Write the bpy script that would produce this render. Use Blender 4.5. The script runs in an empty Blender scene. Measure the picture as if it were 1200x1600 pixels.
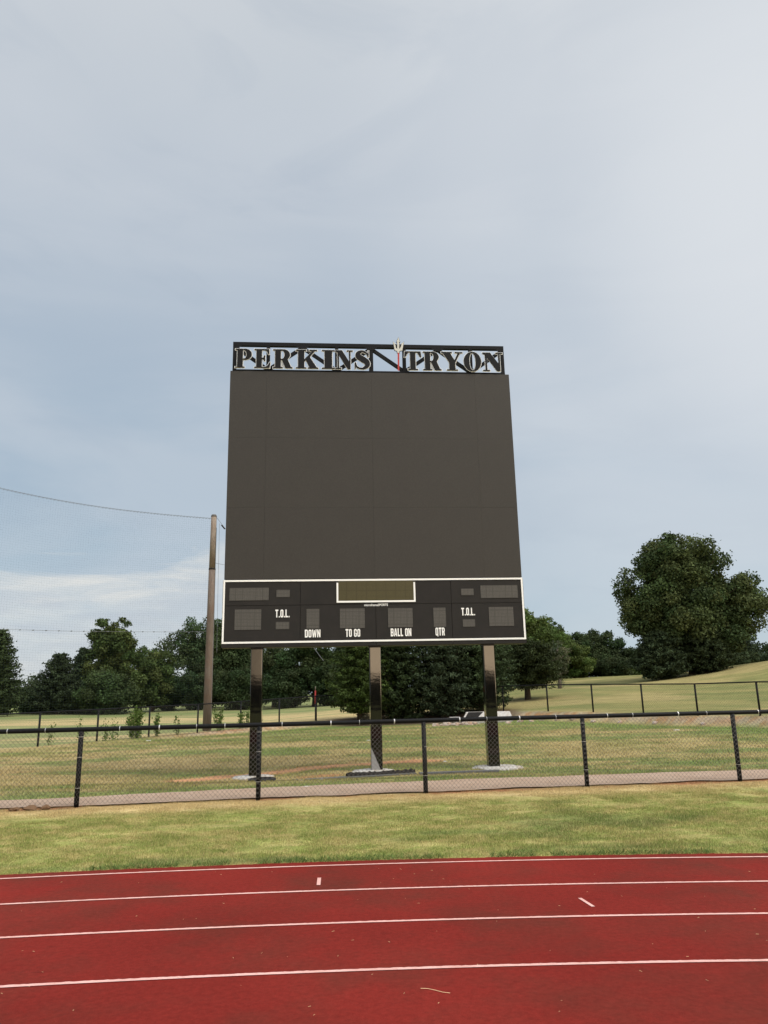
import bpy, math, random
import numpy as np
from mathutils import Vector
S = bpy.context.scene
COL = S.collection
rng = np.random.default_rng(11)
random.seed(5)
R = math.radians

# ------------------------------------------------------------------ camera
cam_d = bpy.data.cameras.new('camera'); cam = bpy.data.objects.new('camera', cam_d); COL.objects.link(cam)
cam_d.sensor_fit = 'HORIZONTAL'; cam_d.sensor_width = 36; cam_d.lens = 35.13
cam_d.clip_start = .05; cam_d.clip_end = 5000
from mathutils import Matrix
cam.matrix_world = Matrix.Translation((0, 0, 1.72)) @ Matrix.Rotation(R(90+13.49), 4, 'X') @ Matrix.Rotation(R(-1.2), 4, 'Z')
S.camera = cam
S.render.resolution_x = 768; S.render.resolution_y = 1024
S.view_settings.view_transform = 'Standard'; S.view_settings.look = 'None'
S.view_settings.exposure = 0.55; S.view_settings.gamma = 1

# ------------------------------------------------------------------ world
SUN_AZ, SUN_EL = R(115), R(52)            # clockwise from +Y (north): behind the camera, to the right
W = bpy.data.worlds.new('World'); S.world = W; W.use_nodes = True
nt = W.node_tree; nt.nodes.clear()
def N(t, **k):
    n = nt.nodes.new(t)
    for a, b in k.items(): setattr(n, a, b)
    return n
def L(a, b): nt.links.new(a, b)
def M_(op, a, b=None, c=None, clamp=False):
    n = N('ShaderNodeMath', operation=op, use_clamp=clamp)
    for i, v in enumerate((a, b, c)):
        if v is None: continue
        if isinstance(v, (int, float)): n.inputs[i].default_value = v
        else: L(v, n.inputs[i])
    return n.outputs[0]
def MIX(f, a, b):
    n = N('ShaderNodeMix', data_type='RGBA')
    for i, v in ((0, f), (6, a), (7, b)):
        if isinstance(v, (int, float)): n.inputs[i].default_value = v
        elif isinstance(v, tuple): n.inputs[i].default_value = (*v, 1)
        else: L(v, n.inputs[i])
    return n.outputs[2]
def RAMP(f, pts, interp='LINEAR'):
    n = N('ShaderNodeValToRGB'); cr = n.color_ramp; cr.interpolation = interp
    while len(cr.elements) < len(pts): cr.elements.new(.5)
    for e, (p, c) in zip(cr.elements, pts):
        e.position = p; e.color = (*c, 1) if isinstance(c, tuple) else (c, c, c, 1)
    L(f, n.inputs[0]); return n.outputs[0]
tc = N('ShaderNodeTexCoord'); sp = N('ShaderNodeSeparateXYZ'); L(tc.outputs['Generated'], sp.inputs[0])
X, Y, Z = sp.outputs
K = 0.62
def c3(r, g, b, k=1.0): return (r*K*k, g*K*k, b*K*k)
base = RAMP(Z, [(0.0, c3(.56, .68, .75)), (.10, c3(.50, .63, .73)), (.25, c3(.42, .545, .67)), (.42, c3(.485, .580, .69)), (.60, c3(.60, .665, .745)), (.75, c3(.70, .745, .79))])
# soft stretched cloud streaks
def noise(scale, vec, detail=5, rough=.55, dist=0.):
    n = N('ShaderNodeTexNoise'); n.inputs['Scale'].default_value = scale; n.inputs['Detail'].default_value = detail
    n.inputs['Roughness'].default_value = rough; n.inputs['Distortion'].default_value = dist; L(vec, n.inputs['Vector']); return n.outputs[0]
mp = N('ShaderNodeMapping'); L(tc.outputs['Generated'], mp.inputs[0]); mp.inputs['Scale'].default_value = (1, 1, 3.2); mp.inputs['Rotation'].default_value = (0.05, R(9), 0)
n1 = noise(1.6, mp.outputs[0], 5, .5, .4)
s1 = RAMP(n1, [(.40, 0.), (.64, 1.)], 'EASE')
col = MIX(M_('MULTIPLY', s1, .42), base, c3(.72, .765, .82))
n1b = noise(3.1, mp.outputs[0], 7, .55, .9)
col = MIX(M_('MULTIPLY', RAMP(n1b, [(.46, 0.), (.70, 1.)], 'EASE'), .22), col, c3(.40, .49, .61))
# bright veil to the upper right of the board
def dot(v):
    vm = N('ShaderNodeVectorMath', operation='DOT_PRODUCT'); L(tc.outputs['Generated'], vm.inputs[0]); vm.inputs[1].default_value = v; return vm.outputs['Value']
def dirv(az, el): return (math.sin(R(az))*math.cos(R(el)), math.cos(R(az))*math.cos(R(el)), math.sin(R(el)))
gl = RAMP(dot(dirv(38, 31)), [(.80, 0.), (.93, .40), (1., 1.)], 'EASE')
col = MIX(M_('MULTIPLY', gl, .85), col, c3(.88, .91, .94))
# cream cloud bank low on the left
mp2 = N('ShaderNodeMapping'); L(tc.outputs['Generated'], mp2.inputs[0]); mp2.inputs['Scale'].default_value = (1, 1, 4.2); mp2.inputs['Rotation'].default_value = (0, R(-6), 0)
n2 = noise(4.2, mp2.outputs[0], 8, .6, .7)
zz = M_('ADD', Z, M_('MULTIPLY', M_('SUBTRACT', n2, .5), .17))
zz = M_('ADD', zz, M_('MULTIPLY', M_('ADD', X, .40), -.10))
band = RAMP(zz, [(.03, .80), (.085, .50), (.108, .62), (.122, 1.), (.142, 1.), (.160, 0.)])
lm = RAMP(X, [(0., 1.), (1., 1.)])
lmask = N('ShaderNodeMapRange'); lmask.interpolation_type = 'SMOOTHSTEP'; L(X, lmask.inputs[0]); lmask.inputs[1].default_value = -.02; lmask.inputs[2].default_value = -.34; lmask.inputs[3].default_value = .0; lmask.inputs[4].default_value = 1.
brk = RAMP(noise(5.5, mp2.outputs[0], 7, .65, 1.2), [(.34, .35), (.58, 1.)])
col = MIX(M_('MULTIPLY', M_('MULTIPLY', M_('MULTIPLY', band, brk), lmask.outputs[0]), .95), col, c3(.86, .865, .84))
n3 = noise(9, mp2.outputs[0], 6, .6, .5)
st = RAMP(n3, [(.42, 0.), (.62, 1.)])
lowm = RAMP(zz, [(.0, .3), (.06, 1.), (.105, 1.), (.13, 0.)])
col = MIX(M_('MULTIPLY', M_('MULTIPLY', M_('MULTIPLY', st, lowm), lmask.outputs[0]), .6), col, c3(.58, .64, .72))
# the half of the sky behind the camera is brighter, warm low down (thin cloud round the low sun)
back = N('ShaderNodeMapRange'); back.interpolation_type = 'SMOOTHSTEP'; L(Y, back.inputs[0]); back.inputs[1].default_value = .25; back.inputs[2].default_value = -.55; back.inputs[3].default_value = 0.; back.inputs[4].default_value = 1.
xm = N('ShaderNodeMapRange'); xm.interpolation_type = 'SMOOTHSTEP'; L(X, xm.inputs[0]); xm.inputs[1].default_value = -.06; xm.inputs[2].default_value = .12; xm.inputs[3].default_value = .22; xm.inputs[4].default_value = 1.
lowb = RAMP(Z, [(.075, 1.), (.16, 0.)])
bk = M_('ADD', 1., M_('MULTIPLY', lowb, M_('SUBTRACT', xm.outputs[0], 1.)))
bcol = RAMP(Z, [(0., (5.8, 4.3, 2.8)), (.075, (5.0, 3.8, 2.5)), (.13, (.72, .70, .68)), (.35, (.85, .87, .92)), (.7, (1.3, 1.32, 1.38)), (1., (1.5, 1.5, 1.55))])
bs = N('ShaderNodeVectorMath', operation='SCALE'); L(bcol, bs.inputs[0]); L(bk, bs.inputs[3]); col = MIX(back.outputs[0], col, bs.outputs[0])
zen = RAMP(Z, [(.78, 0.), (1., 1.)]); col = MIX(M_('MULTIPLY', zen, .9), col, (1.5, 1.5, 1.55))
sky = N('ShaderNodeTexSky', sky_type='NISHITA'); sky.sun_disc = False; sky.sun_elevation = SUN_EL; sky.sun_rotation = SUN_AZ
b1 = N('ShaderNodeBackground'); L(sky.outputs[0], b1.inputs[0]); b1.inputs[1].default_value = .06
b2 = N('ShaderNodeBackground'); L(col, b2.inputs[0]); b2.inputs[1].default_value = 1.
ms = N('ShaderNodeMixShader'); ms.inputs[0].default_value = .92; L(b1.outputs[0], ms.inputs[1]); L(b2.outputs[0], ms.inputs[2])
wo = N('ShaderNodeOutputWorld'); L(ms.outputs[0], wo.inputs[0])

# ------------------------------------------------------------------ sun
sd = bpy.data.lights.new('sun', 'SUN'); sd.energy = 2.0; sd.angle = R(24); sd.color = (1, .92, .80)
sun = bpy.data.objects.new('sun', sd); COL.objects.link(sun)
sv = Vector((math.sin(SUN_AZ)*math.cos(SUN_EL), math.cos(SUN_AZ)*math.cos(SUN_EL), math.sin(SUN_EL)))
sun.rotation_euler = sv.to_track_quat('Z', 'Y').to_euler()

# ------------------------------------------------------------------ material helper
def mat(name, col=(.5, .5, .5), rough=.8, spec=.3, metal=0., attr=None, vary=None, bump=None, coat=0., transl=0.):
    """vary: (scale, colour2, lo, hi, detail[, vector scale])   bump: (scale, strength, distance)"""
    global nt
    m = bpy.data.materials.new(name); m.use_nodes = True; nt = m.node_tree
    b = nt.nodes['Principled BSDF']
    b.inputs['Roughness'].default_value = rough; b.inputs['Specular IOR Level'].default_value = spec
    b.inputs['Metallic'].default_value = metal; b.inputs['Coat Weight'].default_value = coat; b.inputs['Coat Roughness'].default_value = .08
    tcn = N('ShaderNodeTexCoord'); vec = tcn.outputs['Object']
    if attr:
        a = N('ShaderNodeAttribute', attribute_name=attr); c = a.outputs['Color']
    else:
        rg = N('ShaderNodeRGB'); rg.outputs[0].default_value = (*col, 1); c = rg.outputs[0]
    for v in (vary or []):
        sc, c2, lo, hi, det = v[:5]; vv = vec
        if len(v) > 5:
            mpn = N('ShaderNodeMapping'); L(vec, mpn.inputs[0]); mpn.inputs['Scale'].default_value = v[5]; vv = mpn.outputs[0]
        f = RAMP(noise(sc, vv, det, .6), [(lo, 0.), (hi, 1.)])
        if callable(c2): c = c2(f, c)
        else: c = MIX(f, c, c2)
    L(c, b.inputs['Base Color'])
    if bump:
        bn = N('ShaderNodeBump'); bn.inputs['Strength'].default_value = bump[1]; bn.inputs['Distance'].default_value = bump[2]
        L(noise(bump[0], vec, 4, .6), bn.inputs['Height']); L(bn.outputs[0], b.inputs['Normal'])
    if transl:
        t = N('ShaderNodeBsdfTranslucent'); L(c, t.inputs[0]); mx = N('ShaderNodeMixShader'); mx.inputs[0].default_value = transl
        L(b.outputs[0], mx.inputs[1]); L(t.outputs[0], mx.inputs[2]); L(mx.outputs[0], nt.nodes['Material Output'].inputs[0])
    return m
def scale_by(lo, hi):
    def f(fac, c):
        n = N('ShaderNodeMapRange'); L(fac, n.inputs[0]); n.inputs[3].default_value = lo; n.inputs[4].default_value = hi
        v = N('ShaderNodeVectorMath', operation='SCALE'); L(c, v.inputs[0]); L(n.outputs[0], v.inputs[3]); return v.outputs[0]
    return f
M = {}
M['ground'] = mat('ground_cover', attr='col', rough=.95, spec=.1, vary=[(1.3, scale_by(.80, 1.20), .3, .7, 7, (.5, 1.8, 1)), (9, scale_by(.80, 1.2), .3, .7, 5), (60, scale_by(.72, 1.28), .3, .7, 3)], bump=(28, .7, .03))
M['blade'] = mat('grass_blade', attr='col', rough=.8, spec=.15, transl=.25)
M['track'] = mat('red_track_rubber', (.165, .0165, .0120), .92, .06, vary=[(260, (.215, .031, .023), .50, .72, 2), (330, (.11, .013, .011), .55, .70, 2), (.9, (.105, .024, .016), .44, .72, 6), (.35, scale_by(.80, 1.12), .3, .7, 4), (5, (.10, .012, .009), .62, .80, 7, (1, 2.5, 1)), (24, scale_by(.84, 1.1), .3, .7, 4)], bump=(260, .6, .006))
M['line'] = mat('pink_white_line_paint', (.62, .385, .35), .85, .15, vary=[(70, (.40, .15, .12), .56, .72, 4), (6, (.50, .27, .235), .4, .7, 5), (300, (.62, .36, .32), .5, .7, 2)], bump=(260, .6, .005))
M['path'] = mat('path_surface', (.31, .225, .165), .95, .1, vary=[(2.2, (.36, .275, .21), .35, .7, 6), (14, (.22, .155, .105), .55, .75, 5), (90, scale_by(.85, 1.15), .3, .7, 3)], bump=(60, .5, .01))
M['black'] = mat('black_paint', (.007, .007, .0075), .5, .25, vary=[(6, (.020, .019, .018), .5, .7, 4)])
M['pipe'] = mat('black_vinyl_pipe', (.0045, .005, .006), .55, .12, vary=[(25, (.016, .016, .017), .58, .78, 3)])
M['post'] = mat('glossy_black_steel', (.0030, .0030, .0030), .055, .5, coat=0., vary=[(5, (.006, .006, .005), .5, .7, 4, (4, 4, .6))], bump=(2.5, .06, .02))
M['cabinet'] = mat('charcoal_cabinet_paint', (.0180, .0172, .0165), .7, .15, vary=[(3, (.0215, .020, .019), .4, .7, 3)])
M['truss'] = mat('black_truss_paint', (.0060, .0068, .0085), .6, .12)
M['white'] = mat('white_paint', (.72, .735, .73), .6, .3)
M['letterface'] = mat('black_letter_face', (.0085, .009, .0105), .6, .12)
M['letteredge'] = mat('pale_letter_edge', (.58, .61, .64), .5, .3)
M['red'] = mat('red_paint', (.34, .03, .025), .5, .3)
M['grey'] = mat('light_grey_paint', (.45, .46, .44), .5, .3)
M['wire'] = mat('grey_wire', (.115, .105, .10), .5, .4, metal=.2)
M['farwire'] = mat('dark_wire', (.05, .05, .048), .5, .3)
M['tie'] = mat('aluminium_tie', (.50, .50, .50), .35, .5, metal=.6)
M['net'] = mat('dark_net_twine', (.03, .045, .055), .8, .2)
M['cable'] = mat('steel_cable', (.12, .13, .14), .5, .4)
M['concrete'] = mat('pale_concrete', (.40, .39, .37), .9, .15, vary=[(12, (.25, .235, .21), .45, .7, 5), (3, (.30, .26, .21), .5, .7, 5), (50, scale_by(.85, 1.12), .3, .7, 3)], bump=(40, .6, .01))
M['rock'] = mat('pale_rock', (.40, .35, .31), .9, .15, vary=[(9, (.34, .22, .15), .45, .65, 5)], bump=(14, .8, .04))
M['wood'] = mat('weathered_pole_wood', (.19, .155, .125), .9, .15, vary=[(3, (.24, .205, .17), .4, .7, 5, (9, 9, .5)), (9, (.12, .09, .07), .5, .75, 5, (9, 9, .4)), (2, (.16, .12, .095), .45, .7, 4, (1, 1, .8))], bump=(20, .7, .02))
M['darkwood'] = mat('dark_creosote_wood', (.125, .10, .082), .9, .15, vary=[(3, (.165, .14, .12), .4, .7, 5, (9, 9, .5)), (9, (.08, .06, .048), .5, .75, 5, (9, 9, .4)), (2, (.13, .09, .07), .45, .7, 4, (1, 1, .8))], bump=(20, .7, .02))
M['bark'] = mat('grey_brown_bark', (.07, .055, .042), .95, .1, vary=[(14, (.035, .027, .02), .4, .65, 5, (2, 2, .5))], bump=(16, .9, .05))
M['palebark'] = mat('pale_grey_bark', (.17, .155, .13), .95, .1, vary=[(14, (.09, .075, .06), .4, .65, 5, (2, 2, .5))], bump=(16, .9, .05))
M['leaf'] = mat('broad_leaf', attr='col', rough=.75, spec=.12, transl=.22)
M['needle'] = mat('cedar_foliage', attr='col', rough=.8, spec=.1, transl=.12)
M['blocker'] = mat('blocker_foliage', attr='col', rough=.9, spec=.05)
M['edging'] = mat('dark_grey_edging', (.085, .09, .092), .6, .35, vary=[(18, (.05, .05, .052), .45, .7, 4)])
M['rubble'] = mat('black_matting', (.018, .017, .016), .8, .2, bump=(30, .9, .03))
M['tank'] = mat('white_tank_paint', (.78, .77, .74), .5, .3)
# led surfaces: a grid of diodes and louvres built into the material
def led(name, base, dot, pitch, gx=None):
    global nt
    m = bpy.data.materials.new(name); m.use_nodes = True; nt = m.node_tree; b = nt.nodes['Principled BSDF']
    b.inputs['Roughness'].default_value = .55; b.inputs['Specular IOR Level'].default_value = .3
    tcn = N('ShaderNodeTexCoord'); s = N('ShaderNodeSeparateXYZ'); L(tcn.outputs['Object'], s.inputs[0])
    def tri(v, p): return M_('PINGPONG', M_('DIVIDE', v, p), .5)
    d = M_('MULTIPLY', RAMP(tri(s.outputs[0], pitch), [(.16, 0.), (.28, 1.)]), RAMP(tri(s.outputs[2], pitch), [(.16, 0.), (.28, 1.)]))
    c = MIX(d, base, dot)
    if gx: # coarser module joints
        g = M_('MINIMUM', RAMP(tri(s.outputs[0], gx), [(.03, 0.), (.05, 1.)]), RAMP(tri(s.outputs[2], gx), [(.03, 0.), (.05, 1.)]))
        c = MIX(M_('SUBTRACT', 1., g), c, tuple(v*.86 for v in base))
    f = RAMP(noise(2.2, tcn.outputs['Object'], 4), [(.35, 0.), (.7, 1.)]); c = scale_by(.96, 1.04)(f, c)
    f = RAMP(noise(40, tcn.outputs['Object'], 2), [(.35, 0.), (.7, 1.)]); c = scale_by(.88, 1.12)(f, c)
    L(c, b.inputs['Base Color']); return m
M['screen'] = led('video_screen_louvres', (.0250, .0232, .0204), (.033, .0308, .0270), .016)
M['digit'] = led('digit_louvres', (.050, .048, .044), (.085, .083, .075), .034, .16)
M['olive'] = led('olive_message_louvres', (.044, .038, .013), (.066, .057, .023), .030, .24)

# ------------------------------------------------------------------ mesh builder
class MB:
    def __init__(s): s.v = []; s.f = []
    def box(s, x0, x1, y0, y1, z0, z1):
        n = len(s.v); s.v += [(x, y, z) for z in (z0, z1) for y in (y0, y1) for x in (x0, x1)]
        s.f += [tuple(n+i for i in q) for q in ((0, 2, 3, 1), (4, 5, 7, 6), (0, 1, 5, 4), (2, 6, 7, 3), (0, 4, 6, 2), (1, 3, 7, 5))]
    def tube(s, pts, rad, k=8, caps=True):
        pts = [Vector(p) for p in pts]
        if not hasattr(rad, '__len__'): rad = [rad]*len(pts)
        n0 = len(s.v); ref = Vector((0, 0, 1))
        for i, p in enumerate(pts):
            d = (pts[min(i+1, len(pts)-1)]-pts[max(i-1, 0)]).normalized()
            a = d.cross(ref if abs(d.z) < .95 else Vector((1, 0, 0))).normalized(); b = a.cross(d)
            for j in range(k):
                t = 2*math.pi*j/k; s.v.append(tuple(p+(a*math.cos(t)+b*math.sin(t))*rad[i]))
        for i in range(len(pts)-1):
            for j in range(k):
                a = n0+i*k+j; b = n0+i*k+(j+1) % k; s.f.append((a, b, b+k, a+k))
        if caps:
            s.f.append(tuple(n0+j for j in range(k))[::-1]); s.f.append(tuple(n0+(len(pts)-1)*k+j for j in range(k)))
    def bar(s, p, q, w, dep, up=(0, 1, 0)):          # rectangular bar between p and q; dep along `up`
        p, q, up = Vector(p), Vector(q), Vector(up).normalized(); d = (q-p).normalized(); a = d.cross(up).normalized()*w/2; u = up*dep/2
        n = len(s.v)
        for c in (p, q): s.v += [tuple(c+a+u), tuple(c-a+u), tuple(c-a-u), tuple(c+a-u)]
        s.f += [(n, n+1, n+2, n+3), (n+7, n+6, n+5, n+4)]+[(n+i, n+4+i, n+4+(i+1) % 4, n+(i+1) % 4) for i in range(4)]
    def lathe(s, prof, k=24, c=(0, 0)):
        n0 = len(s.v)
        for r, z in prof:
            for j in range(k): t = 2*math.pi*j/k; s.v.append((c[0]+r*math.cos(t), c[1]+r*math.sin(t), z))
        for i in range(len(prof)-1):
            for j in range(k): a = n0+i*k+j; b = n0+i*k+(j+1) % k; s.f.append((a, b, b+k, a+k))
    def prism(s, poly, z0, z1):
        n = len(s.v); k = len(poly)
        s.v += [(x, y, z0) for x, y in poly]+[(x, y, z1) for x, y in poly]
        s.f += [tuple(range(n, n+k))[::-1], tuple(range(n+k, n+2*k))]+[(n+i, n+(i+1) % k, n+k+(i+1) % k, n+k+i) for i in range(k)]
    def build(s, name, m, parent=None, loc=None, smooth=False, bevel=0):
        me = bpy.data.meshes.new(name); me.from_pydata(s.v, [], s.f); me.materials.append(M[m] if isinstance(m, str) else m)
        if smooth: me.polygons.foreach_set('use_smooth', [True]*len(me.polygons))
        me.update(); o = bpy.data.objects.new(name, me); COL.objects.link(o)
        if parent: o.parent = parent
        if loc: o.location = loc
        if bevel:
            b = o.modifiers.new('bevel', 'BEVEL'); b.width = bevel; b.segments = 2; b.limit_method = 'ANGLE'
        return o
def tag(o, label=None, cat=None, group=None, kind=None):
    for k, v in (('label', label), ('category', cat), ('group', group), ('kind', kind)):
        if v: o[k] = v
    return o
def empty(name, loc=(0, 0, 0), rz=0):
    o = bpy.data.objects.new(name, None); COL.objects.link(o); o.location = loc; o.rotation_euler.z = rz; o.empty_display_size = .2; return o
def npmesh(name, V, F, m, parent=None, col=None, loc=None, smooth=False):
    """V (n,3), F (m,k) all faces with k corners, col (n,3)"""
    me = bpy.data.meshes.new(name); n, (fm, k) = len(V), F.shape
    me.vertices.add(n); me.vertices.foreach_set('co', V.astype(np.float32).ravel())
    me.loops.add(fm*k); me.loops.foreach_set('vertex_index', F.astype(np.int32).ravel())
    me.polygons.add(fm); me.polygons.foreach_set('loop_start', np.arange(0, fm*k, k, dtype=np.int32)); me.polygons.foreach_set('loop_total', np.full(fm, k, np.int32))
    if smooth: me.polygons.foreach_set('use_smooth', np.ones(fm, bool))
    if col is not None:
        a = me.color_attributes.new('col', 'FLOAT_COLOR', 'POINT'); a.data.foreach_set('color', np.c_[col, np.ones(n)].astype(np.float32).ravel())
    me.materials.append(M[m]); me.update(calc_edges=True); me.validate()
    o = bpy.data.objects.new(name, me); COL.objects.link(o)
    if parent: o.parent = parent
    if loc: o.location = loc
    return o

# ------------------------------------------------------------------ numpy value noise
TAB = np.random.default_rng(3).random((256, 256))
def vn(x, y):
    xi = np.floor(x).astype(int); yi = np.floor(y).astype(int); fx = x-xi; fy = y-yi
    fx = fx*fx*(3-2*fx); fy = fy*fy*(3-2*fy); a, b = xi & 255, (xi+1) & 255; c, d = yi & 255, (yi+1) & 255
    return (TAB[a, c]*(1-fx)+TAB[b, c]*fx)*(1-fy)+(TAB[a, d]*(1-fx)+TAB[b, d]*fx)*fy
def fbm(x, y, o=4):
    s = 0; w = 0; a = 1.
    for i in range(o): s = s+a*vn(x*2**i+17.3*i, y*2**i+5.1*i); w += a; a *= .55
    return s/w
def sst(a, b, x): t = np.clip((x-a)/(b-a), 0, 1); return t*t*(3-2*t)
def lerp(a, b, f): return a+(b-a)*f[..., None]

# ------------------------------------------------------------------ layout lines (metres; camera stands at x=0, y=0)
TC = (1.4, -33.0)                                        # centre of the track bend
NFX = [-40, -13.7, -10.9, -8.0, -5.08, -2.2, .62, 3.5, 6.38, 9.25, 12.1, 40]
NFY = [8.0, 11.6, 12.05, 12.5, 12.88, 13.26, 13.68, 14.07, 14.44, 14.75, 15.0, 17.4]
PTX = [-40, -9, -5.68, -2.45, .71, 3.93, 6.23, 10, 40]; PTY = [10.5, 13.35, 13.95, 14.75, 15.4, 15.75, 15.95, 16.3, 19.2]
FF = [(-24, 16.5), (-15.2, 24.0), (-13.8, 25.8), (-12.4, 27.6), (-11, 29.4), (-9.6, 31.2), (-8.1, 33), (-6.6, 34.7), (-5.1, 36.3), (-3.5, 37.7), (-1.4, 39.0), (1.0, 39.7), (3.4, 39.2), (5.6, 37.6), (7.3, 35.4), (8.85, 33.5), (10.35, 31.5), (11.75, 29.5), (13.15, 27.5), (14.5, 25.4), (15.9, 23.2), (24, 12)]
FFX, FFY = zip(*FF)
def nf(x): return np.interp(x, NFX, NFY)
def ptop(x): return np.interp(x, PTX, PTY)
def ff(x): return np.interp(x, FFX, FFY)
def terr(x, y):
    x = np.asarray(x, float); y = np.asarray(y, float)
    low = np.interp(x, [-30, -13, -8, -3.5, 5, 13, 30], [.0, .03, .08, .15, .13, .27, .3])       # field at the foot of the bank
    g = np.interp(x, [-30, -13, -8, -3.5, 5, 13, 30], [.0, .08, .20, .42, .50, .64, .7])         # ground along the fence
    z = low*sst(17.5, 28, y)+(g-low)*sst(-1.5, .1, y-ff(x))
    z = z-(.085+.055*sst(-1, -3, x))*sst(15.9, 17.0, y)*sst(27, 19, y)
    s = sst(-3, 11, x)
    z = z+s*.040*np.clip(y-30, 0, 52)+.003*np.clip(y-40, 0, 60)*(1-s)
    z = z+1.9*np.exp(-((x-34)/10)**2-((y-58)/14)**2)
    z = z+np.where(y > 30, (fbm(x*.08, y*.08, 2)-.5)*.4*sst(34, 52, y), 0)
    return z

# ------------------------------------------------------------------ ground colour (what grows or lies there)
GREEN = np.array((.205, .235, .064)); DGREEN = np.array((.095, .145, .040)); STRAW = np.array((.47, .365, .185)); DRY = np.array((.42, .345, .155)); DIRT = np.array((.42, .21, .11)); TAN = np.array((.42, .335, .165)); SOIL = np.array((.17, .11, .07)); PALE = np.array((.42, .34, .25))
def seg(x, y, pts):
    d = np.full(x.shape, 1e9)
    for (ax, ay), (bx, by) in zip(pts[:-1], pts[1:]):
        t = np.clip(((x-ax)*(bx-ax)+(y-ay)*(by-ay))/((bx-ax)**2+(by-ay)**2), 0, 1)
        d = np.minimum(d, np.hypot(x-ax-t*(bx-ax), y-ay-t*(by-ay)))
    return d
def gcol(x, y):
    x = np.asarray(x, float); y = np.asarray(y, float)
    rr = np.hypot(x-TC[0], y-TC[1]); fn = nf(x); pt = ptop(x); fy = ff(x)
    n_s = fbm(x*.9, y*2.2); n_f = fbm(x*3.1+40, y*5+3); n_l = fbm(x*.35+9, y*.6+2, 3); n_t = fbm(x*11+3, y*13+8, 3)
    one = np.ones(x.shape)
    # strip between track and fence
    c = lerp(GREEN*one[..., None], DRY, np.clip(sst(.46, .64, n_t)*.34+sst(.45, .66, n_f)*.38+sst(.50, .76, n_s)*.16, 0, 1))
    c = lerp(c, DGREEN, sst(.56, .70, n_l*.6+fbm(x*1.5+5, y*2.6+70)*.4)*.55)
    c = lerp(c, DGREEN, np.exp(-((rr-41.8)/.25)**2)*sst(.5, .62, n_s)*.7)
    c = lerp(c, DIRT*.9, np.exp(-((rr-41.50)/.05)**2)*.45)
    e = fn-y
    c = lerp(c, STRAW, sst(1.35, .45, e+(n_f-.5)*1.0)*.95)
    c = lerp(c, DIRT*.85, sst(.26, .02, e+(n_t-.5)*.5)*sst(.45, .7, n_s)*.9)
    c = lerp(c, SOIL*.55, np.exp(-((x+5.6)/.5)**2-((e-.12)/.12)**2)*sst(.4, .6, n_t))
    # field behind the path
    st = fbm(x*.26+3, y*.62+1); st2 = fbm(x*1.1+8, y*2.6+4)
    f = lerp((GREEN*.60+DRY*.10)*one[..., None], DRY*.76, np.clip(sst(.36, .64, st)*.75+sst(.42, .65, st2)*.45, 0, 1))
    left = sst(1, -5, x)
    f = lerp(f, TAN*.80, left*sst(.40, .62, st*.6+st2*.4)*.75)
    f = lerp(f, DGREEN*1.2, sst(.50, .62, fbm(x*.33+31, y*.95+11))*.7)
    f = lerp(f, DGREEN*1.35, np.exp(-((y-pt-.35)/.35)**2)*.55)
    f = lerp(f, np.array((.125, .18, .045)), sst(4.6, 3.0, fy-y)*sst(1.0, 1.8, fy-y)*(.25+.65*sst(-9, -4, x)))      # green rim before the bank
    dd = seg(x, y, [(-4.6, 17.9), (-3.2, 18.7), (-1.8, 19.7), (-.3, 20.2), (1.1, 20.6)])
    f = lerp(f, DIRT, sst(.52, .12, dd+(n_f-.5)*.75)*.9)
    dd = seg(x, y, [(-1.9, 17.6), (-1.2, 17.8)]); f = lerp(f, DIRT, sst(.3, .05, dd+(n_f-.5)*.4)*.8)
    f = lerp(f, DGREEN*.9, np.exp(-((x-1.6)/1.0)**2-((y-19.3)/.7)**2)*.7)
    f = lerp(f, SOIL, np.exp(-((x+3.9)/.8)**2-((y-15.9)/.22)**2)*sst(.35, .6, n_t)*.8)
    f = lerp(f, SOIL, np.exp(-((x+4.7)/1.1)**2-((y-15.0)/.16)**2)*sst(.35, .6, n_t)*.8)
    f = lerp(f, SOIL*.7, np.exp(-((x-7.6)/.9)**2-((y-16.9)/.10)**2)*.8)
    f = lerp(f, DIRT, np.exp(-((x+9.3)/3)**2-((y-20)/.5)**2)*sst(.4, .6, n_s)*.3)
    inside = sst(0, .18, y-pt+(n_f-.5)*.3)
    c = lerp(c, f, inside)
    # bank along the far fence and the ground beyond
    mow = .5+.5*np.sin((y*.80+x*.35+2.2*fbm(x*.1, y*.1, 2))*1.7)
    h = lerp(np.array((.205, .185, .073))*one[..., None], np.array((.135, .145, .052)), np.clip(mow*.5+sst(.4, .6, fbm(x*.25, y*.8))*.6, 0, 1))
    h = lerp(h, DRY*.66, sst(.50, .66, fbm(x*.15+8, y*.25+3))*.7)
    lw = sst(-2, -6, x)
    hl = lerp(TAN*.88*one[..., None], np.array((.19, .21, .085)), np.clip(sst(.48, .60, fbm(x*.05+2, y*.22+6)), 0, 1))
    hl = lerp(hl, np.array((.13, .165, .06)), sst(54, 68, y+(n_l-.5)*14)*.8)
    h = lerp(h, hl, sst(5, -1, x)); 
    out = sst(-.3, .5, y-fy)
    c = lerp(c, h, out)
    bank = np.exp(-((y-fy+.55)/.55)**2)*sst(-10.2, -7.5, x)
    c = lerp(c, lerp(PALE*.85*one[..., None], DIRT*.7, sst(.40, .75, n_f)), bank*.85)
    c = lerp(c, SOIL*.7, np.exp(-((y-fy-.15)/.35)**2)*sst(-11, -9, x)*sst(-5.5, -8, x)*.9)
    sh = seg(x, y, [(-1, 38.6), (4.5, 37.6)]); c = lerp(c, SOIL*.55, sst(2.4, 1.2, sh+(n_f-.5))*.9)     # darker ground under the cedars
    return c

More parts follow.
